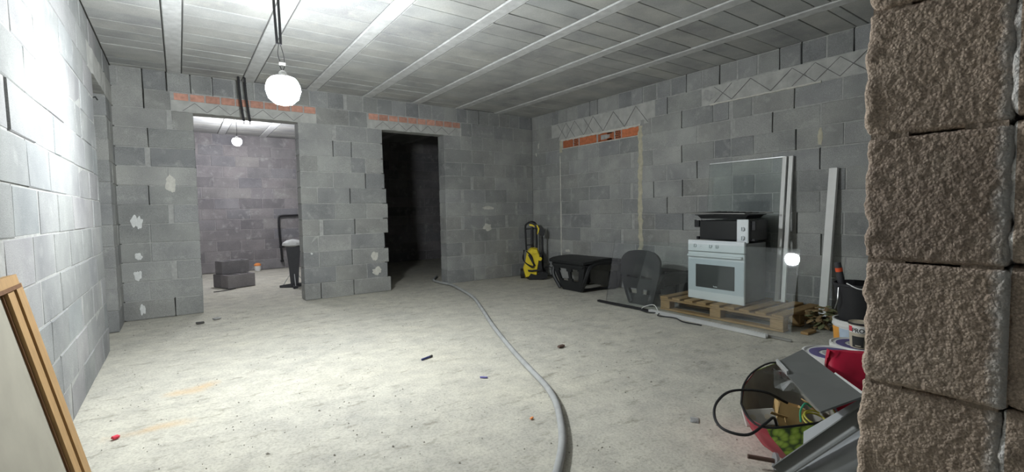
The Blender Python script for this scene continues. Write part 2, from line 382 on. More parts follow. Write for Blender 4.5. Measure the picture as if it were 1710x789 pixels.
CEIL = 2.6
JOISTS = [-4.82 + 0.69 * k for k in range(7)]
def build_ceiling():
    g = G(); g.b2((-7.2, -8.0, CEIL + 0.012), (1.6, 4.4, CEIL + 0.2))
    c = tag(g.obj('ceiling', 'ceiling_core'), kind='structure')
    for x in JOISTS:
        G().b2((x - 0.06, -7.9, CEIL - 0.004), (x + 0.06, 4.2, CEIL + 0.03), 0.006).obj('joist', 'joist', c)
    edges = [-5.345] + [e for x in JOISTS for e in (x - 0.065, x + 0.065)] + [0.0]
    cache = {}
    for b in range(0, len(edges), 2):
        xa, xb = edges[b], edges[b + 1]; w = round(xb - xa - 0.006, 2)
        spans = [(-4.65 - 0.0, 0.0)] + ([(0.2, 4.15)] if xb < -2.6 else [])
        for ya, yb in spans:
            y = yb - R.uniform(0.02, 0.2)
            last = yb
            while last > ya:
                L = round(last - y, 2)
                if L > 0.03:
                    key = (w, L)
                    if key not in cache:
                        cache[key] = G().box((0, 0, 0), (w, L - 0.004, 0.04), None, 0.003).mesh('infill_block'); cache[key].materials.append(M['infill'])
                    o = link('infill_block', cache[key], c)
                    o.location = ((xa + xb) / 2, (last + y) / 2, CEIL + 0.021 + R.uniform(0, 0.003)); o.rotation_euler = (R.uniform(-.006, .006), R.uniform(-.004, .004), 0)
                last = y; y = max(ya, y - 0.215)
                if last <= ya: break
    # the far ends of the ceiling, out of the picture, in one piece
    G().b2((-5.345, -7.9, CEIL + 0.004), (0, -4.66, CEIL + 0.05)).obj('ceiling_soffit', 'infill', c)
    G().b2((-2.6, 0.2, CEIL + 0.004), (1.4, 3.6, CEIL + 0.05)).obj('ceiling_soffit', 'infill', c)
    return c
build_ceiling()

# ------------------------------------------------------------------ block walls
BLOCKS = {}
def block_mesh(L, h, d, var, mt):
    key = (round(L, 2), round(h, 3), round(d, 2), var, mt)
    if key not in BLOCKS:
        rr = random.Random(hash(key[:4]) & 0xffff); g = G().box((0, 0, 0), (key[0], key[1], key[2]), None, 0.0045)
        g.v = [(x + rr.uniform(-.0025, .0025), y + rr.uniform(-.0025, .0025), z + rr.uniform(-.002, .002)) for x, y, z in g.v]
        # box axes: along, height, depth -> local x, z, y
        g.v = [(x, z, y) for x, y, z in g.v]
        me = g.mesh('block'); me.materials.append(M[mt]); BLOCKS[key] = me
    return BLOCKS[key]

def lay(parent, frame, a0, a1, z0, z1, joints=(), mt='block', depth=0.2, unit=0.4, phase=None, wide=(), tight=0.0):
    """one course of blocks from a0 to a1; frame maps (along, into the wall, z) to a place, with the wall's rotation"""
    js = sorted(j for j in joints if a0 + 0.07 < j < a1 - 0.07)
    e = [a0] + js + [a1]; full = [a0]
    for p, q in zip(e, e[1:]):
        gap = q - p
        if gap > unit * 1.35:
            if phase is not None and p == a0 and not js:
                x = p + ((phase - p) % unit)
                while x < q - 0.07:
                    if x > p + 0.07: full.append(x)
                    x += unit
            elif p == a0 and q in js:
                x = q - unit; t = []
                while x > p + 0.07: t.append(x); x -= unit
                full += t[::-1]
            else:
                x = p + unit
                while x < q - 0.07: full.append(x); x += unit
        full.append(q)
    for p, q in zip(full, full[1:]):
        gp = gq = 0.0042 - tight * .5
        if any(abs(p - w) < 0.012 for w in wide): gp = 0.022
        if any(abs(q - w) < 0.012 for w in wide): gq = 0.022
        L = q - p - gp - gq; h = z1 - z0 - (R.choice((0.006, 0.008, 0.009)) - tight)
        if L < 0.03: continue
        loc, rz = frame((p + gp + q - gq) / 2, depth / 2 + R.uniform(-0.0025, 0.0035), (z0 + z1) / 2 + R.uniform(-0.0015, 0.0015))
        o = link('block', block_mesh(L, h, depth, R.randrange(3), mt), parent); o.location = loc
        o.rotation_euler = (0, R.uniform(-0.003, 0.003), rz + R.uniform(-0.002, 0.002))

def core(g, frame, a0, a1, z0, z1, opens=(), e0=0.012, e1=0.012, depth=0.2, inset=0.005):
    """mortar between the blocks of one course; the joints in `opens` were left without mortar"""
    q = lambda a, d, z: frame(a, d, z)[0]
    g.b2(q(a0 + e0, 0.06, z0), q(a1 - e1, depth - inset, z1))
    cuts = [a0 + e0] + [c for o in sorted(opens) if a0 + .05 < o < a1 - .05 for c in (o - 0.007, o + 0.007)] + [a1 - e1]
    for p, r in zip(cuts[::2], cuts[1::2]): g.b2(q(p, inset, z0), q(r, 0.06, z1))

fb = lambda a, d, z: ((a, d, z), 0.0)                 # back wall, y = 0, depth towards +y
fr = lambda a, d, z: ((d, a, z), -PI / 2)             # right wall, x = 0, depth towards +x
fl = lambda a, d, z: ((-5.345 - d, a, z), PI / 2)     # left wall, depth towards -x

def irregular_patch(parent, name, mt, f, w, h, thick=0.003, n=26, seed=0):
    rr = random.Random(seed); ring = []
    for k in range(n):
        a = 2 * PI * k / n; q = 0.9 + 0.45 * noise.noise((math.cos(a) * 1.6, math.sin(a) * 1.6, seed * 2.3)) + rr.uniform(-.07, .07); ring.append((w / 2 * q * math.cos(a), h / 2 * q * math.sin(a)))
    g = G(); g.loft([[Vector(f(x, z, 0.003)) for x, z in ring], [Vector(f(x, z, -thick * 0.6)) for x, z in ring], [Vector(f(x * .7, z * .7, -thick)) for x, z in ring]])
    return g.obj(name, mt, parent)

def ragged_strip(parent, name, mt, f, a0, a1, wid, thick=0.006, seed=0, step=0.04):
    """a strip of smeared mortar: f(along, across, out)"""
    rr = random.Random(seed); n = max(3, int(abs(a1 - a0) / step)); rings = []
    for k in range(n + 1):
        t = a0 + (a1 - a0) * k / n; l = wid * rr.uniform(0.3, 0.7); r = wid * rr.uniform(0.3, 0.7); e = thick * rr.uniform(0.6, 1.2)
        rings.append([Vector(f(t, -l, -0.004)), Vector(f(t, -l * .7, e)), Vector(f(t, r * .7, e)), Vector(f(t, r, -0.004))])
    return G().loft(rings).obj(name, mt, parent)

# --- back wall with two openings
BR = {0: [-1.17, -0.97, -0.47], 1: [-1.22, -0.77, -0.31], 2: [-1.35, -0.97, -0.55], 3: [-1.16, -0.72], 4: [-1.36, -0.95, -0.55, -0.13], 5: [-1.18, -0.76, -0.35], 6: [-1.35, -0.95, -0.54, -0.12], 7: [-1.18, -0.76, -0.36], 8: [-1.35, -0.95, -0.56, -0.16], 9: [-1.17, -0.76, -0.37], 10: [-1.36, -1.18, -0.98, -0.6, -0.23], 11: [-1.16, -0.77, -0.39], 12: [-1.42, -1.24, -1.03, -0.85, -0.66, -0.46, -0.27]}
BL = {0: [-4.92], 1: [-5.13], 2: [-4.91], 3: [-5.10], 4: [-5.10], 5: [-4.91], 6: [-5.09], 7: [-4.92], 8: [-5.08], 9: [-5.07], 10: [-4.88], 11: [-5.09], 12: [-5.09, -4.89, -4.68, -4.48, -4.27, -4.07, -3.87, -3.67]}
BM = {0: [-3.42, -3.01], 1: [-3.23, -2.83], 2: [-3.43, -3.02], 3: [-3.03], 4: [-3.39, -2.97], 5: [-3.21], 6: [-3.42, -3.02], 7: [-3.22, -2.81], 8: [-3.40, -3.00, -2.80], 9: [-3.21, -2.98], 10: [-3.19, -2.77], 11: [-3.00], 12: [-3.47, -3.26, -3.04, -2.81, -2.62, -2.41, -2.22, -2.02, -1.82, -1.62]}
B_WIDE = {1: [-0.77], 2: [-1.35, -0.55, -4.91], 3: [-0.72], 4: [-1.36, -0.55, -3.39], 5: [-1.18, -0.35, -4.91], 6: [-1.35], 7: [-1.18, -0.36], 8: [-0.16, -5.08], 10: [-0.23, -3.19, -4.88], 12: [-3.04]}
DOOR_L = [-2.505, -2.545, -2.525, -2.575, -2.52, -2.515, -2.53, -2.55, -2.56, -2.56, -2.56]   # broken edge of the door's left jamb
OPL, OPR, DR = -4.665, -3.62, -1.64

B_OPEN = {9: [-5.07, -3.21, -2.98], 6: [-5.09, -3.02], 0: [-4.92, -3.42, -3.01], 7: [-2.81], 2: [-3.02], 4: [-2.97], 12: [-5.09, -4.89, -4.68, -4.48, -1.03], 11: [-5.09]}
g = G()
for k in range(13):
    z0, z1, op = 0.2 * k, 0.2 * k + 0.2, B_OPEN.get(k, ())
    if k < 11:
        core(g, fb, -5.335, OPL, z0, z1, op, 0); core(g, fb, OPR, -2.578, z0, z1, op); core(g, fb, DR, -0.001, z0, z1, op, e1=0)
    else: core(g, fb, -5.335, -0.001, z0, z1 + (0.005 if k == 12 else 0), op, 0, 0)
wall_back = tag(g.obj('wall_back', 'mortar'), kind='structure')
for k in range(13):
    z0, z1 = 0.2 * k, 0.2 * (k + 1); W = B_WIDE.get(k, ())
    if k < 11:
        lay(wall_back, fb, -5.42, OPL, z0, z1, BL[k], wide=W)
        lay(wall_back, fb, OPR, DOOR_L[k], z0, z1, BM[k], wide=W)
        lay(wall_back, fb, DR, 0.0, z0, z1, BR[k], wide=W)
    elif k == 11:
        lay(wall_back, fb, -5.42, -4.86, z0, z1, BL[k]); lay(wall_back, fb, -3.40, -2.76, z0, z1, BM[k]); lay(wall_back, fb, -1.345, 0, z0, z1, BR[k])
    else:
        lay(wall_back, fb, -5.42, 0, z0, z1, BL[k] + BM[k] + BR[k], unit=0.2, wide=W)

def lintel(name_parent, f, a0, a1, z0, z1, bricks=None, zb=(2.315, 2.393), depth=0.2, zig=0.11, cross=False):
    """concrete lintel with the zig-zag of its wires, and a row of red bricks over it"""
    lo = f(a0, 0.0, z0); 
    n = 40; rings = []
    rr = random.Random(int(abs(a0) * 100))
    for k in range(n + 1):
        a = a0 + (a1 - a0) * k / n; e = rr.uniform(-0.004, 0.006); zz = rr.uniform(-0.004, 0.004)
        rings.append([Vector(f(a, depth - 0.005, z0)), Vector(f(a, e, z0 + zz)), Vector(f(a, e - 0.002, z1 + zz)), Vector(f(a, depth - 0.005, z1))])
    G().loft(rings).obj('lintel', 'lintel', name_parent)
    z_lo, z_hi = z0 + 0.012, z1 - 0.012; a = a0 + 0.1; s = 1
    while a + zig < a1 - 0.06:
        p, q = (z_lo, z_hi) if s > 0 else (z_hi, z_lo)
        G().tube([f(a, -0.006, p), f(a + zig, -0.006, q)], 0.0028, 5).obj('wire', 'wire_mark', name_parent)
        if cross and rr.random() < 0.6: G().tube([f(a, -0.005, q), f(a + zig, -0.005, p)], 0.0028, 5).obj('wire', 'wire_mark', name_parent)
        a += zig; s = -s
    if bricks:
        for p, q in zip(bricks, bricks[1:]):
            L = abs(q - p) - 0.012; e = rr.uniform(-0.004, 0.004)
            c = Vector(f((p + q) / 2, 0.09 + e, sum(zb) / 2)); d = Vector(f(1, 0, 0)) - Vector(f(0, 0, 0))
            sz = (L, 0.18, zb[1] - zb[0]) if abs(d.x) > 0.5 else (0.18, L, zb[1] - zb[0])
            G().box(c, sz, None, 0.004).obj('brick', 'brick_pale', name_parent)

fbw = lambda a, d, z: (a, d, z)
frw = lambda a, d, z: (d, a, z)
lintel(wall_back, fbw, -4.86, -3.40, 2.195, 2.31, [-4.84 + 0.144 * k for k in range(11)])
lintel(wall_back, fbw, -2.76, -1.345, 2.195, 2.31, [-2.745 + 0.139 * k for k in range(11)])
for i, (x, z, w, h) in enumerate(((-5.22, 1.03, .07, .12), (-5.18, 1.02, .05, .13), (-5.21, 0.66, .07, .08), (-5.22, 0.47, .07, .12), (-5.20, 0.11, .05, .15), (-3.52, .58, .03, .025), (-4.9, 1.43, .1, .2), (-2.72, .5, .11, .16), (-0.9, 1.12, .25, .05), (-.92, .82, .18, .12), (-2.7, .29, .14, .1))):
    irregular_patch(wall_back, 'mortar_splat', 'white_splat' if i < 6 else 'mortar_pale', lambda a, b, d, x=x, z=z: (x + a, d, z + b), w, h, seed=i)

# --- right wall with a bricked-up opening
RJ = {0: [-1.35, -1.75, -2.24, -2.46, -2.86, -3.28], 1: [-0.70, -1.11, -1.51, -1.93, -2.24, -2.67, -3.06], 2: [-0.70, -0.95, -1.34, -1.76, -2.15, -2.46, -2.86, -3.25, -3.70, -4.12], 3: [-0.69, -1.12, -1.52, -1.93, -2.24, -2.67, -3.05, -3.46, -3.88, -4.32], 4: [-0.69, -0.92, -1.34, -1.72, -2.11, -2.46, -2.86, -3.25, -3.69, -4.11, -4.50], 5: [-0.69, -1.11, -1.52, -1.93, -2.22, -2.64, -3.05, -3.46, -3.88, -4.31], 6: [-0.69, -0.93, -1.31, -1.71, -2.09, -2.24, -2.44, -2.85, -3.25, -3.46, -3.7, -4.11], 7: [-0.69, -1.08, -1.50, -1.90, -2.22, -2.63, -3.04, -3.46, -3.87, -4.30], 8: [-0.69, -0.89, -1.30, -1.70, -2.10, -2.22, -2.43, -2.84, -3.25, -3.44, -3.69, -4.09], 9: [-0.69, -1.09, -1.50, -1.89, -2.23, -2.63, -3.04, -3.46, -3.87, -4.30], 10: [-2.41, -2.84, -3.24, -3.44, -3.67, -4.07], 11: [-2.64], 12: [-0.3, -0.49, -0.66, -0.87, -1.08, -1.34, -1.49, -1.68, -1.87, -2.10, -2.28, -2.49, -2.69, -2.90, -3.10, -3.31, -3.51, -3.72, -3.93, -4.13, -4.34, -4.55]}
R_WIDE = {3: [-1.93], 4: [-2.11, -0.69], 6: [-2.09], 8: [-2.10], 9: [-3.46], 10: [-3.44], 2: [-0.70], 5: [-0.69]}
R_OPEN = {12: [-1.34, -1.49, -2.90, -3.31, -3.93, -4.13, -4.55], 11: [-2.64], 10: [-2.84, -4.07], 9: [-3.87], 8: [-2.84, -4.09], 7: [-3.04, -4.30], 6: [-2.44, -2.85], 5: [-2.64], 4: [-2.86, -4.11], 3: [-4.32]}
g = G()
for k in range(13): core(g, fr, -5.895, 0.195, 0.2 * k, 0.2 * k + (0.205 if k == 12 else 0.2), R_OPEN.get(k, ()), 0, 0)
wall_right = tag(g.obj('wall_right', 'mortar'), kind='structure')
for k in range(13):
    z0, z1 = 0.2 * k, 0.2 * (k + 1); W = R_WIDE.get(k, ())
    alt = [-0.35] if k % 2 else [-0.16]
    if k < 10: lay(wall_right, fr, -5.85, 0, z0, z1, RJ[k] + alt, wide=W)
    elif k == 10:
        lay(wall_right, fr, -5.85, -2.24, z0, z1, RJ[k], wide=W); lay(wall_right, fr, -0.68, 0, z0, z1, alt)
    elif k == 11:
        lay(wall_right, fr, -5.85, -4.75, z0, z1); lay(wall_right, fr, -3.10, -2.46, z0, z1, RJ[k]); lay(wall_right, fr, -0.5, 0, z0, z1)
    else: lay(wall_right, fr, -5.85, 0, z0, z1, RJ[k], unit=0.2)
lintel(wall_right, frw, -2.46, -0.5, 2.14, 2.395, zig=0.19, cross=True)
lintel(wall_right, frw, -4.75, -3.10, 2.2, 2.395, zig=0.2, cross=True)
# red bricks over the bricked-up opening: stretchers, ends with holes drawn as dark boxes, one broken open
for i, (a, b, kind) in enumerate(((-0.765, -0.985, 's'), (-1.005, -1.10, 'h'), (-1.125, -1.465, 's'), (-1.495, -1.79, 'x'), (-1.815, -1.915, 'h'), (-1.93, -2.215, 's'))):
    zc, hh = 2.067, 0.112; yc, L = (a + b) / 2, abs(b - a)
    if kind == 'x':
        br = G().b2((0.0, a, zc - hh / 2), (0.15, a - L * 0.18, zc + hh / 2), 0.003).b2((0.0, b, zc - hh / 2), (0.15, b + L * 0.42, zc + hh / 2), 0.003).b2((0.0, a - L * .1, zc + hh * .28), (0.15, b + L * .1, zc + hh / 2)).b2((0.0, a - L * .1, zc - hh / 2), (0.15, b + L * .1, zc - hh * .3)).obj('brick', 'brick', wall_right)
        G().b2((0.05, a - L * .17, zc - hh * .31), (0.06, b + L * .4, zc + hh * .29)).obj('hollow', 'hole_shade', br)  # dark sheet standing for the shade inside the broken brick
        irregular_patch(br, 'mortar_lump', 'mortar', lambda p, q, d: (d + 0.001, yc - 0.03 + p, zc + q), 0.13, 0.05, 0.012, seed=5)
    else:
        br = G().b2((-0.002, a, zc - hh / 2), (0.15, b, zc + hh / 2), 0.004).obj('brick', 'brick', wall_right)
        if kind == 'h':
            for r_ in range(4):
                for c_ in range(3):
                    G().box((-0.0015, yc + (c_ - 1) * L * 0.29 + (0.006 if r_ % 2 else -0.006), zc + (r_ - 1.5) * 0.025), (0.004, L * 0.19, 0.015)).obj('hole', 'hole_shade', br)
zz = lambda y: lambda t, c, o: (-o, y + c, t)
ragged_strip(wall_right, 'mortar_band', 'sealant', zz(-2.235), 0.42, 2.12, 0.075, 0.006, 1)
ragged_strip(wall_right, 'mortar_band', 'sealant', zz(-0.715), 1.95, 2.13, 0.06, 0.005, 2)
ragged_strip(wall_right, 'mortar_band', 'mortar_pale', zz(-0.695), 0.2, 1.9, 0.02, 0.005, 3)
hz = lambda z: lambda t, c, o: (-o, t, z + c)
ragged_strip(wall_right, 'mortar_band', 'mortar_pale', hz(2.135), -2.24, -0.72, 0.035, 0.008, 4)
ragged_strip(wall_right, 'mortar_band', 'mortar_pale', hz(2.003), -2.24, -0.74, 0.012, 0.004, 5)
ragged_strip(wall_right, 'mortar_band', 'mortar_pale', hz(2.2), -4.3, -3.2, 0.02, 0.008, 6)
for i, (y, z, w, h, mt) in enumerate(((-4.3, 1.70, .05, .16, 'sealant'), (-3.18, 2.3, .15, .14, 'mortar'), (-0.16, 2.12, .05, .1, 'mortar_pale'), (-0.1, 2.02, .04, .14, 'mortar_pale'), (-0.84, .44, .12, .05, 'mortar_pale'))):
    irregular_patch(wall_right, 'mortar_splat', mt, lambda a, b, d, y=y, z=z: (d, y + a, z + b), w, h, seed=40 + i)

# --- left wall with a doorway at its far end
LJ = {0: [-2.85], 1: [-3.06], 2: [-2.34, -3.21], 3: [-3.74, -2.09], 4: [-3.03], 5: [-3.69, -2.49], 6: [-3.44, -2.19], 7: [-3.67, -2.73], 8: [-3.38, -1.99], 9: [-3.15], 10: [-2.95], 11: [-3.15], 12: [-2.95]}
g = G()
L_OPEN = {0: [-2.85], 1: [-3.06], 2: [-3.21], 5: [-3.69], 6: [-3.44], 7: [-3.67], 8: [-3.38], 9: [-3.15]}
for k in range(13):
    z0, z1 = 0.2 * k, 0.2 * k + 0.2
    if k < 11: core(g, fl, -6.4, -1.3, z0, z1, L_OPEN.get(k, ()), 0, inset=0.004); core(g, fl, -0.52, 0.19, z0, z1, (), e1=0)
    else: core(g, fl, -6.4, 0.19, z0, z1 + (0.005 if k == 12 else 0), (), 0, 0)
wall_left = tag(g.obj('wall_left', 'mortar'), kind='structure')
for k in range(13):
    z0, z1 = 0.2 * k, 0.2 * (k + 1)
    if k < 11:
        lay(wall_left, fl, -6.4, -1.3, z0, z1, LJ[k], 'block_left', tight=0.0032); lay(wall_left, fl, -0.52, -0.003, z0, z1, [-0.30 if k % 2 else -0.16], 'block')
    elif k == 11: lay(wall_left, fl, -6.4, -1.5, z0, z1, LJ[k], 'block_left', tight=0.0032)
    else: lay(wall_left, fl, -6.4, -0.003, z0, z1, LJ[k], 'block_left', tight=0.0032)
rings = []
rr = random.Random(3)
for k in range(31):
    y = -1.5 + (1.5 - 0.004) * k / 30; e = rr.uniform(-.004, .005)
    rings.append([(-5.54, y, 2.2), (-5.345 + e, y, 2.2 + rr.uniform(-.004, .004)), (-5.344 + e, y, 2.395), (-5.54, y, 2.395)])
G().loft([[Vector(q) for q in r] for r in rings]).obj('lintel', 'lintel', wall_left)
G().b2((-5.40, -1.305, 1.98), (-5.36, -1.285, 2.03)).tube([(-5.36, -1.29, 2.01), (-5.335, -1.275, 2.02), (-5.325, -1.26, 2.0)], 0.006, 5).obj('iron_hook', 'black', wall_left)

# --- rooms beyond: back room on the left, dark room on the right, the room beyond the left doorway
def plain_wall(name, lo, hi, mt='mortar'):
    return tag(G().b2(lo, hi).obj(name, mt), kind='structure')
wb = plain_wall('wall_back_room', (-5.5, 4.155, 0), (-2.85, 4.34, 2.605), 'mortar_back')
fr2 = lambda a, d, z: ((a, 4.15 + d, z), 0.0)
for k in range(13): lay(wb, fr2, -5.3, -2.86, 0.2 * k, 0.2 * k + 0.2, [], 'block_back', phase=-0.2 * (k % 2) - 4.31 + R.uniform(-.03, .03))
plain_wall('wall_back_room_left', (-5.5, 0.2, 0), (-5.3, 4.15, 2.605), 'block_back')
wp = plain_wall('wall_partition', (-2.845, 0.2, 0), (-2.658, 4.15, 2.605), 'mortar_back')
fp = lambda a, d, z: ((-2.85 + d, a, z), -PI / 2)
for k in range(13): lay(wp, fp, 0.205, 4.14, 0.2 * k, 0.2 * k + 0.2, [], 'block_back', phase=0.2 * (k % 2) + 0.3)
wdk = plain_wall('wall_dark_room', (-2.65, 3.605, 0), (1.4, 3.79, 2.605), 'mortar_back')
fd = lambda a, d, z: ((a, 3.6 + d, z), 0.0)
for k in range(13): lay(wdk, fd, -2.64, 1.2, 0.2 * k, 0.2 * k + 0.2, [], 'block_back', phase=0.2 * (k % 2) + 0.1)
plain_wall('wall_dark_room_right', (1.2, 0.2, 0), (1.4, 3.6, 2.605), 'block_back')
plain_wall('wall_side_room', (-7.2, -2.6, 0), (-7.0, 0.4, 2.605), 'block')
plain_wall('wall_behind', (-5.345, -8.0, 0), (-2.0, -7.85, 2.605), 'block')
plain_wall('wall_behind_side', (-2.2, -7.85, 0), (-2.0, -6.3, 2.605), 'block')

# --- front wall: the rough brown pier beside the camera
PX, PY0, PY1 = -3.92, -6.062, -5.893
def rough_block(L, W, H, seed, n=78):
    """block of coarse aggregate: finely divided box pushed in and out by noise"""
    idx = {}; v = []; f = []
    dims = (L, W, H); res = (int(n * L / H), int(n * W / H), n)
    def vert(p):
        key = tuple(round(c, 5) for c in p)
        if key not in idx:
            idx[key] = len(v)
            q = Vector(p); h = Vector((L / 2, W / 2, H / 2)); rad = 0.009
            inner = Vector([max(-(h[i] - rad), min(h[i] - rad, q[i])) for i in range(3)])
            d = (q - inner); nrm = d.normalized() if d.length > 1e-9 else Vector((0, 0, 1))
            base = inner + nrm * min(d.length, rad)
            s = base + Vector((seed * 3.1, seed * 1.7, seed * 5.3))
            e = 0.0012 * noise.noise(s * 190) + 0.0008 * noise.noise(s * 85) + 0.0016 * noise.noise(s * 13)
            edge = min(1.0, max(0.0, (q.y / (W / 2) - 0.62) / 0.38))          # crumbled far edge
            e += edge * 0.008 * noise.noise(s * 32)
            v.append(tuple(base + nrm * e))
        return idx[key]
    for a in range(3):
        o = [i for i in range(3) if i != a]
        for sg in (-1, 1):
            na, nb = res[o[0]], res[o[1]]
            if a == 0 and sg == 1: na, nb = na, nb
            for i in range(na):
                for j in range(nb):
                    q = []
                    for (p, r) in ((i, j), (i + 1, j), (i + 1, j + 1), (i, j + 1)):
                        c = [0, 0, 0]; c[a] = sg * dims[a] / 2; c[o[0]] = -dims[o[0]] / 2 + dims[o[0]] * p / na; c[o[1]] = -dims[o[1]] / 2 + dims[o[1]] * r / nb; q.append(vert(c))
                    flip = (sg > 0) != (a == 1)
                    f.append(tuple(q) if flip else tuple(reversed(q)))
    g = G(); g.v = v; g.f = f
    me = g.mesh('block', recalc=False)
    for p in me.polygons: p.use_smooth = True
    me.materials.append(M['block_brown']); return me

g = G(); g.b2((PX + 0.03, PY0 + 0.01, 0), (0.0, PY1 - 0.01, 2.605)); g.b2((PX + 0.04, -6.4, 0), (-3.5, PY0 - 0.01, 2.605))
wall_front = tag(g.obj('wall_front', 'mortar_brown'), kind='structure')
hi = [rough_block(0.10, PY1 - PY0, 0.197, s) for s in (1, 2, 3)]
coarse = [rough_block(0.10, PY1 - PY0, 0.197, 9, 16)]
for k in range(13):
    zc = -0.025 + 0.2 * k + 0.1
    if k == 0: zc += 0.0
    near = 2 <= k <= 7
    me = hi[k % 3] if near else coarse[0]
    o = link('block', me, wall_front); o.location = (PX + 0.05 + (0.003, -0.003, 0.001)[k % 3], (PY0 + PY1) / 2 + (0.002, -0.003, 0.0)[k % 3], zc)
    o2 = link('block', me, wall_front); o2.location = (PX + 0.053, PY0 - (PY1 - PY0) / 2 + 0.004, zc + 0.004)
    if near:
        for y0, y1 in ((PY1 - 0.055, PY1 - 0.006), (PY0 + 0.006, PY0 + 0.05)):
            ragged_strip(wall_front, 'mortar_joint', 'mortar_brown', lambda t, c, o, z=zc - 0.1: (PX + 0.008 - o, t, z + c), y0, y1, 0.014, 0.004, k + int(y0 * 100), 0.008)
# room side of the front wall, out of the picture
for k in range(13): lay(wall_front, lambda a, d, z: ((a, PY1 - d + 0.004, z), PI), -3.80, -0.01, 0.2 * k, 0.2 * k + 0.2, [], depth=0.06, phase=0.2 * (k % 2))

# ------------------------------------------------------------------ lamps
def pendant(name, label, loc, r, mt, wires):
    t = thing(name, label, 'light bulb', loc, 0, 'bare bulbs hanging on wires')
    prof = [(0.001, -r * 0.92), (r * .5, -r * .80), (r * .85, -r * .48), (r, 0), (r * .96, r * .32), (r * .84, r * .58), (r * .70, r * .74)]
    G().lathe(prof, 32).obj('globe', mt, t, True)
    G().lathe([(r * .705, r * .742), (r * .5, r * .87), (r * .24, r * .97)], 32).obj('housing', 'bucket_white', t, True)
    G().lathe([(0.022, r * .94), (0.024, r * 1.0), (0.022, r * 1.12), (0.010, r * 1.22)], 20).obj('socket', 'bucket_white', t, True)
    return t
b1 = pendant('pendant_bulb', 'large glaring white bulb hanging on black wires in front of the wide opening', (-4.28, -2.97, 1.84), 0.10, 'bulb', 2)
for s in (-1, 1):
    G().tube(smooth_path([(s * 0.004, 0, 0.125), (s * 0.013, 0.002, 0.15), (s * 0.012, 0, 0.175), (s * 0.016 - .006, .003, .22), (-0.012 + s * 0.003, 0, 0.29)], 5), 0.0022, 6).obj('wire', 'black', b1)
    G().tube(smooth_path([(-0.014 + s * 0.010, 0, 0.28), (-0.016 + s * 0.012, .006, .42), (-0.02 + s * 0.013, 0, .55), (-0.02 + s * 0.012, 0, .757)], 6), 0.008, 8).obj('conduit', 'black', b1)
    G().cyl((-0.02 + s * 0.012, 0, .60), (-0.02 + s * 0.012, 0, .64), 0.012, n=12).obj('coupling', 'black', b1)
G().box((0.0, 0, 0.163), (0.036, 0.014, 0.02), None, 0.003).obj('connector', 'bucket_white', b1)
b2 = pendant('pendant_bulb', 'small lit bulb on a short wire in the back room beyond the wide opening', (-4.04, 2.45, 2.245), 0.07, 'bulb_back', 1)
G().tube([(0, 0, 0.09), (0.004, 0, .2), (0, 0, .357)], 0.004, 6).obj('wire', 'black', b2)

for x, lab in ((-4.245, 'left of two black conduit ends hanging from the ceiling by the lintel'), (-4.185, 'right of two black conduit ends hanging from the ceiling by the lintel')):
    t = thing('conduit', lab, 'conduit', (x, -0.2, 2.12), 0, 'black conduits hanging from the ceiling')
    pts = smooth_path([(0.035, 0.0, 0.0), (0.02, 0.0, 0.14), (0.006, 0.0, 0.3), (0, 0, 0.478)], 14)
    G().tube(pts, [0.0135 if i % 2 else 0.0115 for i in range(len(pts))], 10).obj('tube', 'black', t)
    G().cyl((0.035, 0, -0.035), (0.034, 0, 0.005), 0.004, 0.004, 8).obj('wire_end', 'black_rubber', t)

# ------------------------------------------------------------------ hose on the floor
def corrugated(name, pts, r, mt, label, cat):
    p = smooth_path(pts, 36)
    g = G().tube(p, [r * (1.0 if i % 2 else 0.93) for i in range(len(p))], 12)
    return tag(g.obj(name, mt, None, True), label, cat)
corrugated('conduit_hose', [(-1.45, 0.75, .02), (-1.68, 0.38, .02), (-1.72, 0.12, .02), (-1.70, -0.22, .02), (-1.78, -0.62, .02), (-1.962, -1.286, .02), (-2.247, -1.953, .02), (-2.508, -2.534, .02), (-2.679, -2.938, .02), (-2.873, -3.423, .02), (-3.021, -3.828, .02), (-3.11, -4.071, .02), (-3.21, -4.27, .02), (-3.335, -4.452, .02), (-3.485, -4.636, .02), (-3.68, -4.82, .02), (-3.95, -5.05, .02), (-4.3, -5.3, .02)], 0.019, 'hose', 'long grey corrugated conduit snaking across the floor from the dark doorway', 'hose')

# ------------------------------------------------------------------ pallet, oven, cooker box, glass
def build_pallet():
    t = thing('wooden_pallet', 'wooden pallet lying on the floor under the white oven', 'pallet', (-0.752, -4.34, 0))
    W, Ln, H = 0.72, 1.24, 0.144      # local x into the wall side, y along
    n = 9
    for i in range(n):
        y = 0.05 + (Ln - 0.10) * i / (n - 1); w = R.uniform(0.088, 0.1)
        o = G().box((0, 0, 0), (W, w, 0.02), None, 0.003).obj('top_board', 'pallet', t); o.location = (W / 2, y, H - 0.01); o.rotation_euler = (0, 0, R.uniform(-.012, .012))
    for x in (0.05, W / 2, W - 0.05):
        o = G().box((0, 0, 0), (Ln, 0.095, 0.02), None, 0.003).obj('stringer_board', 'pallet', t); o.location = (x, Ln / 2, H - 0.031); o.rotation_euler = (0, 0, PI / 2)
        o = G().box((0, 0, 0), (Ln, 0.095, 0.02), None, 0.003).obj('bottom_board', 'pallet', t); o.location = (x, Ln / 2, 0.011); o.rotation_euler = (0, 0, PI / 2)
        for y in (0.06, Ln / 2, Ln - 0.06):
            o = G().box((0, 0, 0), (0.11, 0.092, 0.08), None, 0.004).obj('spacer_block', 'pallet', t); o.location = (x, y, 0.062); o.rotation_euler = (0, 0, PI / 2)
build_pallet()

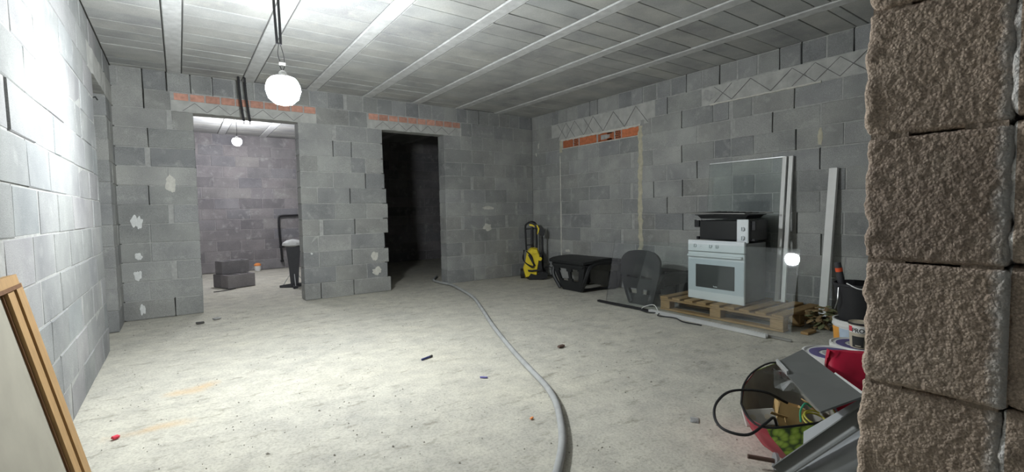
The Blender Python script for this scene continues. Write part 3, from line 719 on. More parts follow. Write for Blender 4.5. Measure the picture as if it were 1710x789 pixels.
def build_oven():
    # local: +x to the viewer's right (towards -y in the room), front faces -y local
    t = thing('built_in_oven', 'white built-in oven with a dark glass window standing on the pallet', 'oven', (-0.60, -3.63, 0.145), -PI / 2 - 0.02)
    w, h = 0.595, 0.595
    G().b2((-0.275, 0.022, 0.012), (0.275, 0.42, 0.575), 0.006).obj('body', 'oven_steel', t)
    G().b2((-w / 2, -0.008, 0.485), (w / 2, 0.022, h), 0.004).obj('control_panel', 'white_enamel', t)
    d = G().b2((-w / 2, -0.006, 0.0), (w / 2, 0.02, 0.478), 0.004).obj('door', 'white_enamel', t)
    G().b2((-w / 2 + 0.004, -0.0085, 0.085), (w / 2 - 0.004, -0.003, 0.405)).obj('door_glass', 'white_enamel_grey', d)
    G().b2((-0.205, -0.0105, 0.125), (0.205, -0.006, 0.355), 0.0).obj('window', 'oven_glass', d)
    G().b2((-w / 2 + 0.01, -0.04, 0.43), (w / 2 - 0.01, -0.02, 0.455), 0.007).b2((-w / 2 + 0.02, -0.03, 0.432), (-w / 2 + 0.05, -0.004, 0.453)).b2((w / 2 - 0.05, -0.03, 0.432), (w / 2 - 0.02, -0.004, 0.453)).obj('handle', 'white_enamel', d, True)
    # maker's mark on the window: a small pale smudge of lettering
    for i, (x, wd_, hh) in enumerate(((-0.012, 0.004, 0.014), (-0.003, 0.008, 0.009), (0.009, 0.008, 0.010), (0.02, 0.008, 0.009))):
        G().b2((x, -0.0112, 0.139), (x + wd_, -0.0104, 0.139 + hh)).obj('maker_mark', 'white_enamel', d)
    G().b2((-0.25, -0.0095, 0.578), (0.22, -0.0078, 0.581)).obj('trim_line', 'white_enamel_grey', t)
    for x in (-0.215, -0.045, 0.025):
        k = G().cyl((x, -0.008, 0.54), (x, -0.022, 0.54), 0.0185, 0.0165, 24).obj('knob', 'white_enamel', t, True)
        G().b2((x - 0.004, -0.032, 0.524), (x + 0.004, -0.02, 0.556), 0.002).obj('knob_grip', 'white_enamel_grey', k)
    G().box((-0.15, -0.0088, 0.536), (0.014, 0.002, 0.004)).obj('indicator', 'lid_grey', t)
build_oven()

def build_cooker():
    t = thing('cooktop_unit', 'black open cooker unit with a white knob panel sitting on top of the oven', 'cooker', (-0.50, -3.62, 0.741), -PI / 2 - 0.02)
    G().b2((-0.235, 0.012, 0.0), (0.30, 0.33, 0.195), 0.008).obj('body', 'black_enamel', t)
    for lo, hi_ in (((-0.29, 0.005, 0.125), (-0.236, 0.045, 0.20)), ((-0.262, 0.0, 0.0), (-0.235, 0.05, 0.03)), ((0.30, 0.03, 0.10), (0.335, 0.06, 0.19)), ((0.30, 0.03, 0.0), (0.33, 0.06, 0.025))):
        G().b2(lo, hi_, 0.003).obj('bracket', 'black', t)
    G().b2((-0.255, -0.004, 0.196), (-0.205, 0.012, 0.203)).obj('hinge_plate', 'steel', t)
    p = G().b2((0.175, -0.006, -0.018), (0.287, 0.012, 0.205), 0.004).obj('knob_panel', 'white_enamel', t)
    for z in (0.115, 0.03):
        k = G().cyl((0.238, -0.006, z), (0.238, -0.028, z), 0.021, 0.0185, 24).obj('knob', 'white_enamel', p, True)
        G().b2((0.234, -0.038, z - 0.018), (0.242, -0.026, z + 0.018), 0.002).obj('knob_grip', 'white_enamel_grey', k)
build_cooker()

def build_tray():
    t = thing('oven_tray', 'black baking tray lying on top of the cooker unit', 'tray', (-0.47, -3.62, 0.948), -PI / 2 - 0.02)
    rings = []
    for (s, z) in ((0.86, 0.003), (0.96, 0.036), (1.04, 0.04), (1.04, 0.046), (0.95, 0.043), (0.85, 0.01)):
        a, b = 0.275 * s, 0.15 * s; rings.append([Vector((x, y + 0.14, z)) for x, y in ((-a, -b), (a, -b), (a, b), (-a, b))])
    G().loft(rings).obj('pan', 'black_enamel', t)
    u = thing('oven_rack', 'bent chrome wire rack resting on the black baking tray', 'rack', (-0.47, -3.62, 1.001), -PI / 2 - 0.02)
    fr_ = [(-0.33, -0.03, 0.008), (0.25, -0.03, 0.0), (0.36, 0.27, 0.004), (-0.18, 0.28, 0.02), (-0.33, -0.03, 0.008)]
    G().tube(fr_, 0.006, 8).obj('frame_wire', 'steel', u)
    for k in range(1, 8):
        a = Vector(fr_[0]).lerp(Vector(fr_[1]), k / 8); b = Vector(fr_[3]).lerp(Vector(fr_[2]), k / 8)
        G().tube([a, b], 0.0025, 6).obj('cross_wire', 'black', u)
build_tray()

def pane(name, label, p0, p1, lean, hgt, rail=None, loc=None):
    """glass sheet standing on its long edge from p0 to p1 (floor), leaning by `lean` (world offset of its top)"""
    t = thing(name, label, 'glass panel', (p0[0], p0[1], p0[2]))
    a = Vector(p1) - Vector(p0); l = Vector(lean).normalized() * hgt; nrm = a.cross(l).normalized() * 0.003
    q = [Vector((0, 0, 0)), a, a + l, l]
    G().loft([[v - nrm for v in q], [v + nrm for v in q]]).obj('sheet', 'glass', t)
    return t, a, l, nrm
pane('glass_screen', 'long clear glass screen leaning on its side against the oven and the black seats', (-0.862, -2.44, 0.012), (-0.802, -4.42, 0.012), (0.222, 0, 1.0), 0.71)

t = thing('glass_screen', 'tall clear glass panel standing on the pallet behind the oven with white edge profiles', 'glass panel', (-0.158, -4.02, 0.145))
lean = Vector((0.13, 0.0, 1.40))
bl = [Vector((0, 0, 0)), Vector((0.0, 0.80, 0)), Vector((0, 0.80, 0)) + lean, lean]
nrm = Vector((0.004, 0, 0))
G().loft([[v - nrm for v in bl], [v + nrm for v in bl]]).obj('sheet', 'glass', t)
for y in (0.012, -0.046):
    G().loft([[Vector((x, y + yy, 0)) for x, yy in ((-.012, -.018), (.012, -.018), (.012, .018), (-.012, .018))], [Vector((x, y + yy, 0)) + lean for x, yy in ((-.012, -.018), (.012, -.018), (.012, .018), (-.012, .018))]]).obj('edge_profile', 'white_strip', t)
G().b2((-.006, -0.04, 0), (.006, -0.006, 0.02)).obj('foot_plug', 'alu', t)
G().loft([[Vector((x, 0.012, z)) + lean for x, z in ((-.006, -.004), (.006, -.004), (.006, .004), (-.006, .004))], [Vector((x, 0.80, z)) + lean for x, z in ((-.006, -.004), (.006, -.004), (.006, .004), (-.006, .004))]]).obj('top_profile', 'alu', t)

def rail(label, p0, p1, w, h, mt):
    a = Vector(p1) - Vector(p0); s = Vector((-a.y, a.x, 0)).normalized() * w / 2; k = Vector((0, 0, h))
    t = thing('metal_profile', label, 'metal profile', p0, 0, 'metal profiles lying on the floor before the pallet')
    o = Vector((0, 0, 0)); prof = lambda c: [c - s, c + s, c + s + k, c + s * .5 + k, c + s * .5 + k * .4, c - s * .5 + k * .4, c - s * .5 + k, c - s + k]
    G().loft([prof(o), prof(a)]).obj('channel', mt, t)
rail('black floor profile at the left end of the row, before the raised black seat', (-0.93, -2.38, 0.0), (-0.93, -3.22, 0.0), 0.03, 0.022, 'black')
rail('bright aluminium profile on the floor before the middle of the pallet', (-0.945, -3.12, 0.0), (-1.01, -4.33, 0.0), 0.036, 0.03, 'alu')
rail('thin steel bar on the floor reaching furthest right before the pallet', (-0.935, -3.7, 0.0), (-0.97, -4.50, 0.0), 0.02, 0.014, 'steel')
tag(G().tube(smooth_path([(-0.93, -2.95, .008), (-0.99, -3.12, .008), (-0.96, -3.24, .012), (-1.04, -3.3, .008), (-1.0, -3.46, .008), (-1.07, -3.6, .008), (-1.06, -3.78, .008)], 8), 0.006, 6).obj('cord', 'black_rubber', None, True), 'thin black cord tangled along the aluminium floor profile', 'cord')
tag(G().tube(smooth_path([(-0.93, -3.0, .006), (-0.96, -3.06, .05), (-0.90, -3.14, .07), (-0.95, -3.24, .006)], 8), 0.004, 6).obj('wire_loop', 'bucket_white', None, True), 'thin pale wire loop on the floor at the pallet corner', 'wire')

# white profile leaning on the right wall
t = thing('white_profile', 'tall white profile leaning on the right wall beside the tall glass', 'profile', (-0.16, -4.405, 0.0))
lean = Vector((0.135, -0.02, 1.40)); sec = ((-.02, -.032), (.02, -.032), (.02, .032), (-.02, .032))
G().loft([[Vector((x, y, 0)) for x, y in sec], [Vector((x, y, 0)) + lean for x, y in sec]]).obj('bar', 'white_strip', t)
G().loft([[Vector((x * .7, y * .7, 0)) + lean * 1.001 for x, y in sec], [Vector((x * .7, y * .7, 0)) + lean * 1.003 for x, y in sec]]).obj('end_cap', 'lid_grey', t)

# ------------------------------------------------------------------ black plastic seats
def holed_panel(g, fmap, holes, t=0.028):
    """panel in (s,h) 0..1 coordinates; holes = list of (s0,s1,h0,h1) with rounded look made of cells"""
    n, k = 24, 20
    inside = lambda s, h: any(((s - (a + b) / 2) / ((b - a) / 2)) ** 4 + ((h - (c + d) / 2) / ((d - c) / 2)) ** 4 < 1 for a, b, c, d in holes)
    idx = {}; v = []; f = []
    def vt(i, j, side):
        key = (i, j, side)
        if key not in idx: idx[key] = len(v); v.append(fmap(i / n, j / k, side * t))
        return idx[key]
    solid = {(i, j): not inside((i + .5) / n, (j + .5) / k) for i in range(n) for j in range(k)}
    for (i, j), s in solid.items():
        if not s: continue
        f.append((vt(i, j, 0), vt(i + 1, j, 0), vt(i + 1, j + 1, 0), vt(i, j + 1, 0)))
        f.append((vt(i, j, 1), vt(i, j + 1, 1), vt(i + 1, j + 1, 1), vt(i + 1, j, 1)))
        for di, dj, e in ((-1, 0, ((i, j), (i, j + 1))), (1, 0, ((i + 1, j), (i + 1, j + 1))), (0, -1, ((i, j), (i + 1, j))), (0, 1, ((i, j + 1), (i + 1, j + 1)))):
            if not solid.get((i + di, j + dj), False):
                p, q = e; f.append((vt(*p, 0), vt(*q, 0), vt(*q, 1), vt(*p, 1)))
    g.add(v, f)

def build_seats():
    # low seat, end panel towards the room
    t = thing('garden_seat', 'low flat black plastic garden seat between the pressure washer and the raised seat', 'seat', (-0.64, -1.62, 0), 0, 'black plastic garden seats by the right wall')
    g = G()
    def fm(s, h, d):
        y0, y1 = -0.20 + 0.10 * 0, 0.14; top0, top1 = -0.31, 0.33
        e = h ** 0.9
        a = (y1 + (top1 - y1) * e) * (1 - s) + (y0 + (top0 - y0) * e) * s
        return (-0.03 - 0.03 * h + d, a, 0.36 * h)
    holed_panel(g, fm, [(0.14, 0.44, 0.33, 0.80), (0.56, 0.84, 0.33, 0.80)]); g.obj('end_panel', 'seat_black', t)
    def slab(z0, z1, x0, x1, y0, y1, n=7):
        rings = []
        for i in range(n):
            q = i / (n - 1); x = x0 + (x1 - x0) * q; zc = 0.03 * math.sin(PI * q); sh = 0.05 * (1 if i in (0, n - 1) else 0)
            rings.append([Vector((x, y0 + sh, z0 + zc)), Vector((x, y1 - sh, z0 + zc)), Vector((x, y1 - sh + .01, z1 + zc)), Vector((x, y0 + sh - .01, z1 + zc))])
        return G().loft(rings)
    slab(0.365, 0.40, -0.09, 0.60, -0.36, 0.40).obj('top', 'seat_black', t)
    slab(0.315, 0.345, -0.075, 0.56, -0.33, 0.36).obj('under_shell', 'seat_black', t)
    for y in (-0.33, 0.30):
        pts = smooth_path([(-0.03, y * .65, 0.02), (-0.06, y, 0.2), (0.0, y * 1.04, 0.33), (0.15, y * 1.04, 0.37), (0.42, y * 1.04, 0.36), (0.56, y * 1.02, 0.30), (0.57, y * .85, 0.02)], 6)
        G().tube(pts, 0.026, 8).obj('side_arch', 'seat_black', t, True)
        G().box((0.50, y * 0.8, 0.12), (0.14, 0.05, 0.24), rot('Y', 0.12), 0.015).obj('leg', 'seat_black', t)
    G().tube(smooth_path([(-0.02, -0.19, 0.018), (0.2, -0.21, 0.02), (0.4, -0.26, 0.02), (0.56, -0.28, 0.02)], 5), 0.017, 8).obj('floor_rail', 'seat_black', t)
    # raised seat
    t = thing('garden_seat', 'black plastic garden seat with a tall rounded back panel left of the oven', 'seat', (-0.69, -2.80, 0), 0, 'black plastic garden seats by the right wall')
    g = G()
    def fm2(s, h, d):
        w = 0.155 + 0.115 * min(1.0, h / 0.62) ** 0.8
        z = 0.585 * h
        if h > 0.8: w *= math.sqrt(max(0.0, 1 - ((h - 0.8) / 0.2) ** 2 * 0.62))
        return (-0.03 + 0.05 * h + d - 0.02 * math.sin(PI * h), 0.02 + (0.5 - s) * 2 * w - 0.03 * (1 - h), z + (0.02 * math.sin(PI * s) if h > .75 else 0))
    holed_panel(g, fm2, [(0.16, 0.42, 0.20, 0.30), (0.58, 0.82, 0.20, 0.30), (0.16, 0.46, 0.50, 0.57), (0.54, 0.84, 0.50, 0.57)], 0.03); g.obj('back_panel', 'seat_black', t)
    g = G(); rings = []
    for i in range(9):
        q = i / 8; x = 0.03 + 0.60 * q; z = 0.40 - 0.06 * q + 0.02 * math.cos(q * PI)
        rings.append([Vector((x, -0.25, z - .03)), Vector((x, 0.24, z - .03)), Vector((x, 0.27, z + .01)), Vector((x, -0.275, z + .01))])
    g.loft(rings); g.obj('seat_shell', 'seat_black', t)
    G().b2((0.07, -0.25, 0.19), (0.10, 0.25, 0.39), 0.01).obj('seat_apron', 'seat_black', t)
    for y in (-0.235, 0.22):
        G().tube(smooth_path([(-0.02, y * .5, 0.02), (0.02, y, 0.28), (0.15, y * 1.04, 0.34), (0.45, y * 1.04, 0.33), (0.56, y, 0.24), (0.58, y * .9, 0.02)], 6), 0.028, 8).obj('side_arch', 'seat_black', t, True)
        G().box((0.46, y * 0.85, 0.14), (0.2, 0.05, 0.28), rot('Y', 0.12), 0.015).obj('leg', 'seat_black', t)
    G().b2((0.06, -0.268, 0.22), (0.6, -0.25, 0.36), 0.008).obj('skirt', 'seat_black', t)
build_seats()

# ------------------------------------------------------------------ pressure washer
def build_washer():
    t = thing('pressure_washer', 'yellow and black pressure washer standing in the corner', 'pressure washer', (-0.33, -0.42, 0), -math.radians(38))
    k = 0.00157; X = lambda c: (c - 240) * k; Z = lambda c: (683 - c) * k
    def slabp(poly, y0, y1, inset=0.0):
        cx = sum(p[0] for p in poly) / len(poly); cy = sum(p[1] for p in poly) / len(poly)
        f0 = lambda a, b: (X(cx + (a - cx) * (1 - inset)), y0, Z(cy + (b - cy) * (1 - inset)))
        mid = lambda a, b: (X(a), y0 + 0.03, Z(b)); f1 = lambda a, b: (X(a), y1, Z(b))
        return G().loft([[Vector(f(*p)) for p in poly] for f in (f0, mid, f1)])
    slabp([(130, 570), (150, 515), (165, 430), (185, 395), (215, 372), (275, 380), (300, 445), (285, 520), (270, 600), (268, 645), (190, 662), (152, 668)], -0.13, 0.10, 0.08).obj('body', 'yellow', t, True)
    slabp([(215, 378), (272, 386), (284, 425), (222, 430)], -0.150, -0.09, 0.1).obj('top_cover', 'yellow', t, True)
    slabp([(180, 660), (205, 622), (260, 640), (330, 610), (375, 625), (368, 672), (330, 682), (180, 682)], -0.15, 0.14, 0.05).obj('base', 'black', t, True)
    slabp([(262, 440), (305, 430), (318, 560), (330, 640), (270, 640)], -0.11, 0.12, 0.06).obj('motor_housing', 'black', t, True)
    slabp([(176, 585), (215, 588), (310, 580), (310, 596), (215, 606), (180, 602)], -0.155, -0.10, 0.02).obj('trim_bar', 'black', t)
    slabp([(180, 440), (195, 430), (255, 545), (240, 555)], -0.150, -0.11, 0.02).obj('front_slot', 'black', t)
    for c, y in ((122, 0.05), (335, 0.09)):
        w = G().cyl((X(c) - 0.03, y, 0.075), (X(c) + 0.03, y, 0.075), 0.075, n=28).obj('wheel', 'black_rubber', t, True)
        G().cyl((X(c) - 0.034, y, 0.075), (X(c) + 0.034, y, 0.075), 0.035, n=20).obj('hub_cap', 'dark_grey_plastic', w, True)
    G().tube(smooth_path([(X(165), 0.04, Z(400)), (X(160), 0.06, Z(270)), (X(158), 0.07, Z(170)), (X(170), 0.07, Z(140)), (X(215), 0.07, Z(118)), (X(262), 0.07, Z(140)), (X(268), 0.06, Z(250)), (X(270), 0.04, Z(400))], 6), 0.015, 8).obj('handle', 'black', t, True)
    G().tube([(X(165), 0.06, Z(188)), (X(265), 0.06, Z(185))], 0.009, 8).obj('handle_bar', 'black', t)
    G().tube(smooth_path([(X(160), 0.0, Z(350)), (X(195), -0.03, Z(345)), (X(225), -0.01, Z(350)), (X(240), 0.02, Z(365))], 5), 0.009, 6).obj('carry_handle', 'black', t)
    G().tube([(X(222), 0.03, Z(400)), (X(226), 0.04, Z(170))], 0.022, 10).obj('lance_tube', 'black', t, True)
    gun = slabp([(200, 110), (235, 125), (285, 150), (330, 170), (352, 205), (345, 250), (320, 275), (300, 240), (285, 190), (235, 165), (205, 150)], -0.03, 0.03, 0.05).obj('spray_gun', 'black', t, True)
    slabp([(198, 138), (225, 140), (252, 158), (250, 168), (222, 156), (200, 156)], -0.05, -0.02, 0.02).obj('trigger', 'yellow', gun)
    slabp([(266, 145), (280, 150), (298, 185), (292, 212), (278, 245), (274, 235), (284, 192)], -0.05, -0.02, 0.02).obj('grip_band', 'yellow', gun)
    G().tube([(X(325), 0.02, Z(270)), (X(328), 0.03, Z(600))], 0.017, 10).obj('lance', 'black', t, True)
    G().tube(smooth_path([(X(345), 0.02, Z(570)), (X(385), 0.0, Z(565)), (X(425), -0.02, Z(585)), (X(432), -0.03, Z(620)), (X(400), -0.03, Z(655)), (X(350), -0.02, Z(655))], 6), 0.008, 8).obj('hose_loop', 'black_rubber', t, True)
    for i, dz in enumerate((0, 14, 26)):
        G().tube(smooth_path([(X(150 - i * 6), -0.12, Z(390)), (X(128 + i * 8), -0.14, Z(470 + dz)), (X(165 + i * 12), -0.16, Z(520 + dz)), (X(235), -0.165, Z(545 + dz / 2)), (X(205 + i * 6), -0.16, Z(450)), (X(160), -0.14, Z(395))], 7), 0.006, 6).obj('power_cord', 'black_rubber', t, True)
    G().cyl((X(300), -0.14, Z(480)), (X(300), -0.10, Z(480)), 0.028, n=20).obj('dial', 'yellow', t, True)
build_washer()

# ------------------------------------------------------------------ back room: spare blocks, bin, pipes
def hollow_block():
    g = G(); L, W, H, w = 0.4, 0.2, 0.195, 0.028
    g.b2((-L / 2, -W / 2, 0), (L / 2, -W / 2 + w, H), 0.003); g.b2((-L / 2, W / 2 - w, 0), (L / 2, W / 2, H), 0.003)
    for x in (-L / 2, -w / 2, L / 2 - w): g.b2((x, -W / 2 + w - .001, 0), (x + w, W / 2 - w + .001, H), 0.002)
    g.b2((-L / 2 + w, -W / 2 + w, 0.0), (L / 2 - w, W / 2 - w, 0.02))
    me = g.mesh('concrete_block'); me.materials.append(M['block_back']); return me
hb = hollow_block()
for (x, y, z, a, lab) in ((-4.16, 1.93, 0, 0.40, 'hollow concrete block on the back-room floor, lower of the front pair'), (-4.245, 2.125, 0, 0.40, 'hollow concrete block on the back-room floor, lower and further from the camera'), (-4.215, 2.115, 0.197, 0.40, 'hollow concrete block lying on top of the small stack in the back room')):
    o = link('concrete_block', hb); o.location = (x, y, z); o.rotation_euler = (0, 0, a); tag(o, lab, 'concrete block', 'spare blocks in the back room')

t = thing('orange_cap', 'small orange and white cap lying by the back-room wall beside the blocks', 'cap', (-3.655, 3.98, 0))
G().lathe([(0.05, 0.0), (0.06, 0.05), (0.055, 0.10)], 20).obj('cup', 'bucket_white', t, True)
G().lathe([(0.06, 0.10), (0.062, 0.125), (0.03, 0.15)], 20).obj('top', 'orange', t, True)

def build_stand():
    t = thing('planter_stand', 'dark narrow stand on spread feet just inside the wide opening', 'stand', (-3.50, 1.28, 0), -0.2)
    G().loft([[Vector((x * s, y * s, z)) for x, y in ((-.08, -.07), (.09, -.07), (.09, .07), (-.08, .07))] for s, z in ((0.62, 0.05), (0.8, 0.3), (1.15, 0.60))]).obj('column', 'dark_grey_plastic', t)
    for x0, y0, x1, y1 in ((0, 0, -0.17, 0.06), (0, 0, 0.02, -0.17), (0, 0, 0.16, 0.08)):
        G().loft([[Vector((x0 - .03, y0 - .03, 0.0)), Vector((x0 + .03, y0 + .03, 0.0)), Vector((x0 + .03, y0 + .03, .06)), Vector((x0 - .03, y0 - .03, .06))], [Vector((x1 - .03, y1 - .03, 0)), Vector((x1 + .03, y1 + .03, 0)), Vector((x1 + .03, y1 + .03, .035)), Vector((x1 - .03, y1 - .03, .035))]]).obj('foot', 'dark_grey_plastic', t)
        G().tube([(x1 * .9, y1 * .9, 0.03), (x0 + x1 * .2, y0 + y1 * .2, 0.22)], 0.006, 6).obj('brace', 'alu', t)
    p = thing('plaster_sack', 'crumpled white plaster sack sitting on the dark stand', 'sack', (-3.50, 1.28, 0.60))
    g = G(); rings = []
    for j, (s, z) in enumerate(((0.75, 0.0), (1.15, 0.025), (1.1, 0.06), (0.7, 0.095), (0.1, 0.11))):
        rings.append([Vector((0.12 * s * math.cos(a) * (1 + .25 * noise.noise((math.cos(a) * 2, math.sin(a) * 2, j))), 0.10 * s * math.sin(a) * (1 + .25 * noise.noise((math.cos(a) * 2, math.sin(a) * 2, j + 5))), z)) for a in [2 * PI * q / 18 for q in range(18)]])
    g.loft(rings).obj('sack', 'white_plaster', p, True)
build_stand()

t = thing('water_pipe', 'black pipe bent down the back-room wall beyond the stand', 'pipe', (-3.23, 4.1, 0))
G().tube(smooth_path([(0.36, 0, 1.06), (0.25, 0, 1.057), (0.05, 0, 1.05), (0.0, 0, 1.0), (0.0, 0, 0.7), (0.02, 0, 0.4), (0.03, 0, 0.15)], 6), 0.02, 8).obj('riser', 'black', t, True)
G().tube([(-0.01, 0, 0.44), (0.36, 0, 0.46)], 0.022, 8).obj('branch', 'black', t)
G().cyl((0.03, 0, 0.13), (0.03, 0, 0.17), 0.032, n=12).obj('end_fitting', 'black', t)
tag(G().tube(smooth_path([(-4.50, 1.55, .006), (-4.42, 1.56, .006), (-4.30, 1.62, .006), (-4.22, 1.70, .006)], 6), 0.006, 6).obj('wire_offcut', 'black_rubber', None), 'thin dark wire offcut on the back-room floor before the blocks', 'wire')

# ------------------------------------------------------------------ wooden framed board leaning on the left wall
def build_board():
    t = thing('framed_board', 'beige board with pine frame strips leaning on the left wall in the foreground', 'board', (-5.155, -3.88, 0))
    ln = Vector((-0.168, 0.0, 0.835)); ux = Vector((0.0, -1, 0)); nr = ln.cross(ux).normalized(); 
    if nr.x < 0: nr = -nr
    def bar(name, s0, s1, h0, h1, d0, d1, mt):
        f = lambda d: lambda s, h: Vector((0, 0, 0.01)) + ux * s + ln * h + nr * d
        G().prism([(s0, h0), (s1, h0), (s1, h1), (s0, h1)], f(d0), f(d1)).obj(name, mt, t)
    bar('panel', 0.0, 0.95, 0.0, 0.985, -0.012, 0.0, 'panel')
    bar('frame_strip', 0.0, 0.075, 0.0, 1.0, 0.0, 0.022, 'wood')
    bar('frame_strip', 0.082, 0.150, 0.0, 0.985, 0.0, 0.016, 'wood')
    bar('groove', 0.075, 0.082, 0.0, 0.985, 0.0, 0.010, 'wood_dark')  # gap between the strips filled in a darker brown
    bar('groove', 0.150, 0.162, 0.0, 0.985, 0.0, 0.006, 'wood_dark')
    bar('top_rail', 0.02, 0.95, 1.0, 1.04, -0.010, 0.022, 'wood')
    bar('rail_edge', 0.015, 0.95, 0.985, 1.0, 0.0, 0.024, 'wood_dark')
build_board()

# ------------------------------------------------------------------ heap at the right: buckets, bags, sheets
def lid_bucket(loc, r, h, label):
    t = thing('paint_bucket', label, 'bucket', loc, 0, 'white paint buckets by the pier')
    G().lathe([(r * .86, 0.0), (r * .97, h * .9), (r * .99, h * .95)], 40).obj('tub', 'bucket_white', t, True)
    ld = G().lathe([(r * 1.03, h * .86), (r * 1.05, h * .99), (r * .98, h * 1.0), (r * .94, h * .975), (0.01, h * .975)], 40).obj('lid', 'bucket_white', t, True)
    G().lathe([(r * .82, h * .976), (r * .82, h * .985), (r * .52, h * .985), (r * .52, h * .976)], 40, cap=False).obj('lid_ring', 'lid_blue', ld)
    G().lathe([(r * .42, h * .976), (r * .42, h * .984), (0.01, h * .984)], 32).obj('lid_centre', 'lid_grey', ld)
    hp = [(r * 1.0 * math.cos(a), r * 1.0 * math.sin(a), h * (.78 - .5 * math.sin((a - PI) / 1.0) ** 2)) for a in [PI * .95 + PI * .9 * q / 12 for q in range(13)]]
    G().tube([(x * 1.06, y * 1.06, z) for x, y, z in hp], 0.003, 6).obj('bail', 'steel', t)
lid_bucket((-2.08, -5.20, 0), 0.145, 0.295, 'white paint bucket with a violet ringed lid beside the red bag')
lid_bucket((-1.62, -5.16, 0), 0.145, 0.25, 'white paint bucket standing behind the other and carrying the small tin')

def wrap(g_poly, r, h0, ang0, flip=1):
    return [(r * math.cos(ang0 + flip * x / r), r * math.sin(ang0 + flip * x / r), h0 + z) for x, z in g_poly]

def curved_patch(name, mt, parent, r, a0, a1, z0, z1, n=10, rtop=None):
    rt_ = r if rtop is None else rtop
    g = G(); rg = []
    for k in range(n + 1):
        a = a0 + (a1 - a0) * k / n
        rg.append([Vector((r * math.cos(a), r * math.sin(a), z0)), Vector(((r + .002) * math.cos(a), (r + .002) * math.sin(a), z0)), Vector(((rt_ + .002) * math.cos(a), (rt_ + .002) * math.sin(a), z1)), Vector((rt_ * math.cos(a), rt_ * math.sin(a), z1))])
    return g.loft(rg).obj(name, mt, parent)

def text_on_cylinder(txt, size, r, ang, z, mt, parent, name='lettering'):
    cu = bpy.data.curves.new('tmp_text', 'FONT'); cu.body = txt; cu.size = size; cu.align_x = 'CENTER'; cu.extrude = 0.0; cu.resolution_u = 3; cu.offset = size * 0.02
    tmp = bpy.data.objects.new('tmp_text', cu); COL.objects.link(tmp); dg = bpy.context.evaluated_depsgraph_get()
    me = bpy.data.meshes.new_from_object(tmp.evaluated_get(dg)); bpy.data.objects.remove(tmp); bpy.data.curves.remove(cu)
    for v in me.vertices:
        a = ang + v.co.x / r; v.co = Vector((r * math.cos(a), r * math.sin(a), z + v.co.y))
    me.name = name; me.materials.clear(); me.materials.append(M[mt]); return link(name, me, parent)

FACE = math.atan2(-6.19 + 5.1, -4.84 + 1.5)      # the side turned to the camera

def build_tin():
    t = thing('paint_tin', 'small tin with a PRO label standing on the rear white bucket', 'tin', (-1.69, -5.185, 0.25))
    r, h = 0.06, 0.145
    G().lathe([(r * .82, 0), (r * .85, 0.004), (r, h * .93), (r * 1.04, h * .94), (r * 1.04, h), (r * .94, h), (r * .92, h * .96), (0.01, h * .96)], 32).obj('can', 'print_tan', t, True)
    G().lathe([(r * 1.045, h * .93), (r * 1.05, h * 1.005), (r * 1.0, h * 1.005), (r * 1.0, h * .93)], 32, cap=False).obj('rim', 'black', t)
    curved_patch('label', 'bucket_white', t, r * .97, FACE - 1.15, FACE + 0.35, h * .62, h * .9, rtop=r * 1.0)
    curved_patch('label_red', 'print_red', t, r * .985, FACE - 1.12, FACE - 0.75, h * .66, h * .87, rtop=r * 1.012)
    text_on_cylinder('PRO', 0.033, r * 1.03, FACE - 0.25, h * .645, 'print_black', t)
    curved_patch('label_dark', 'print_black', t, r * .86, FACE - 0.8, FACE + 0.25, h * .05, h * .48, rtop=r * .93)
    text_bar = curved_patch('label_line', 'print_tan', t, r * .875, FACE - 0.5, FACE + 0.0, h * .09, h * .13, rtop=r * .88)
build_tin()

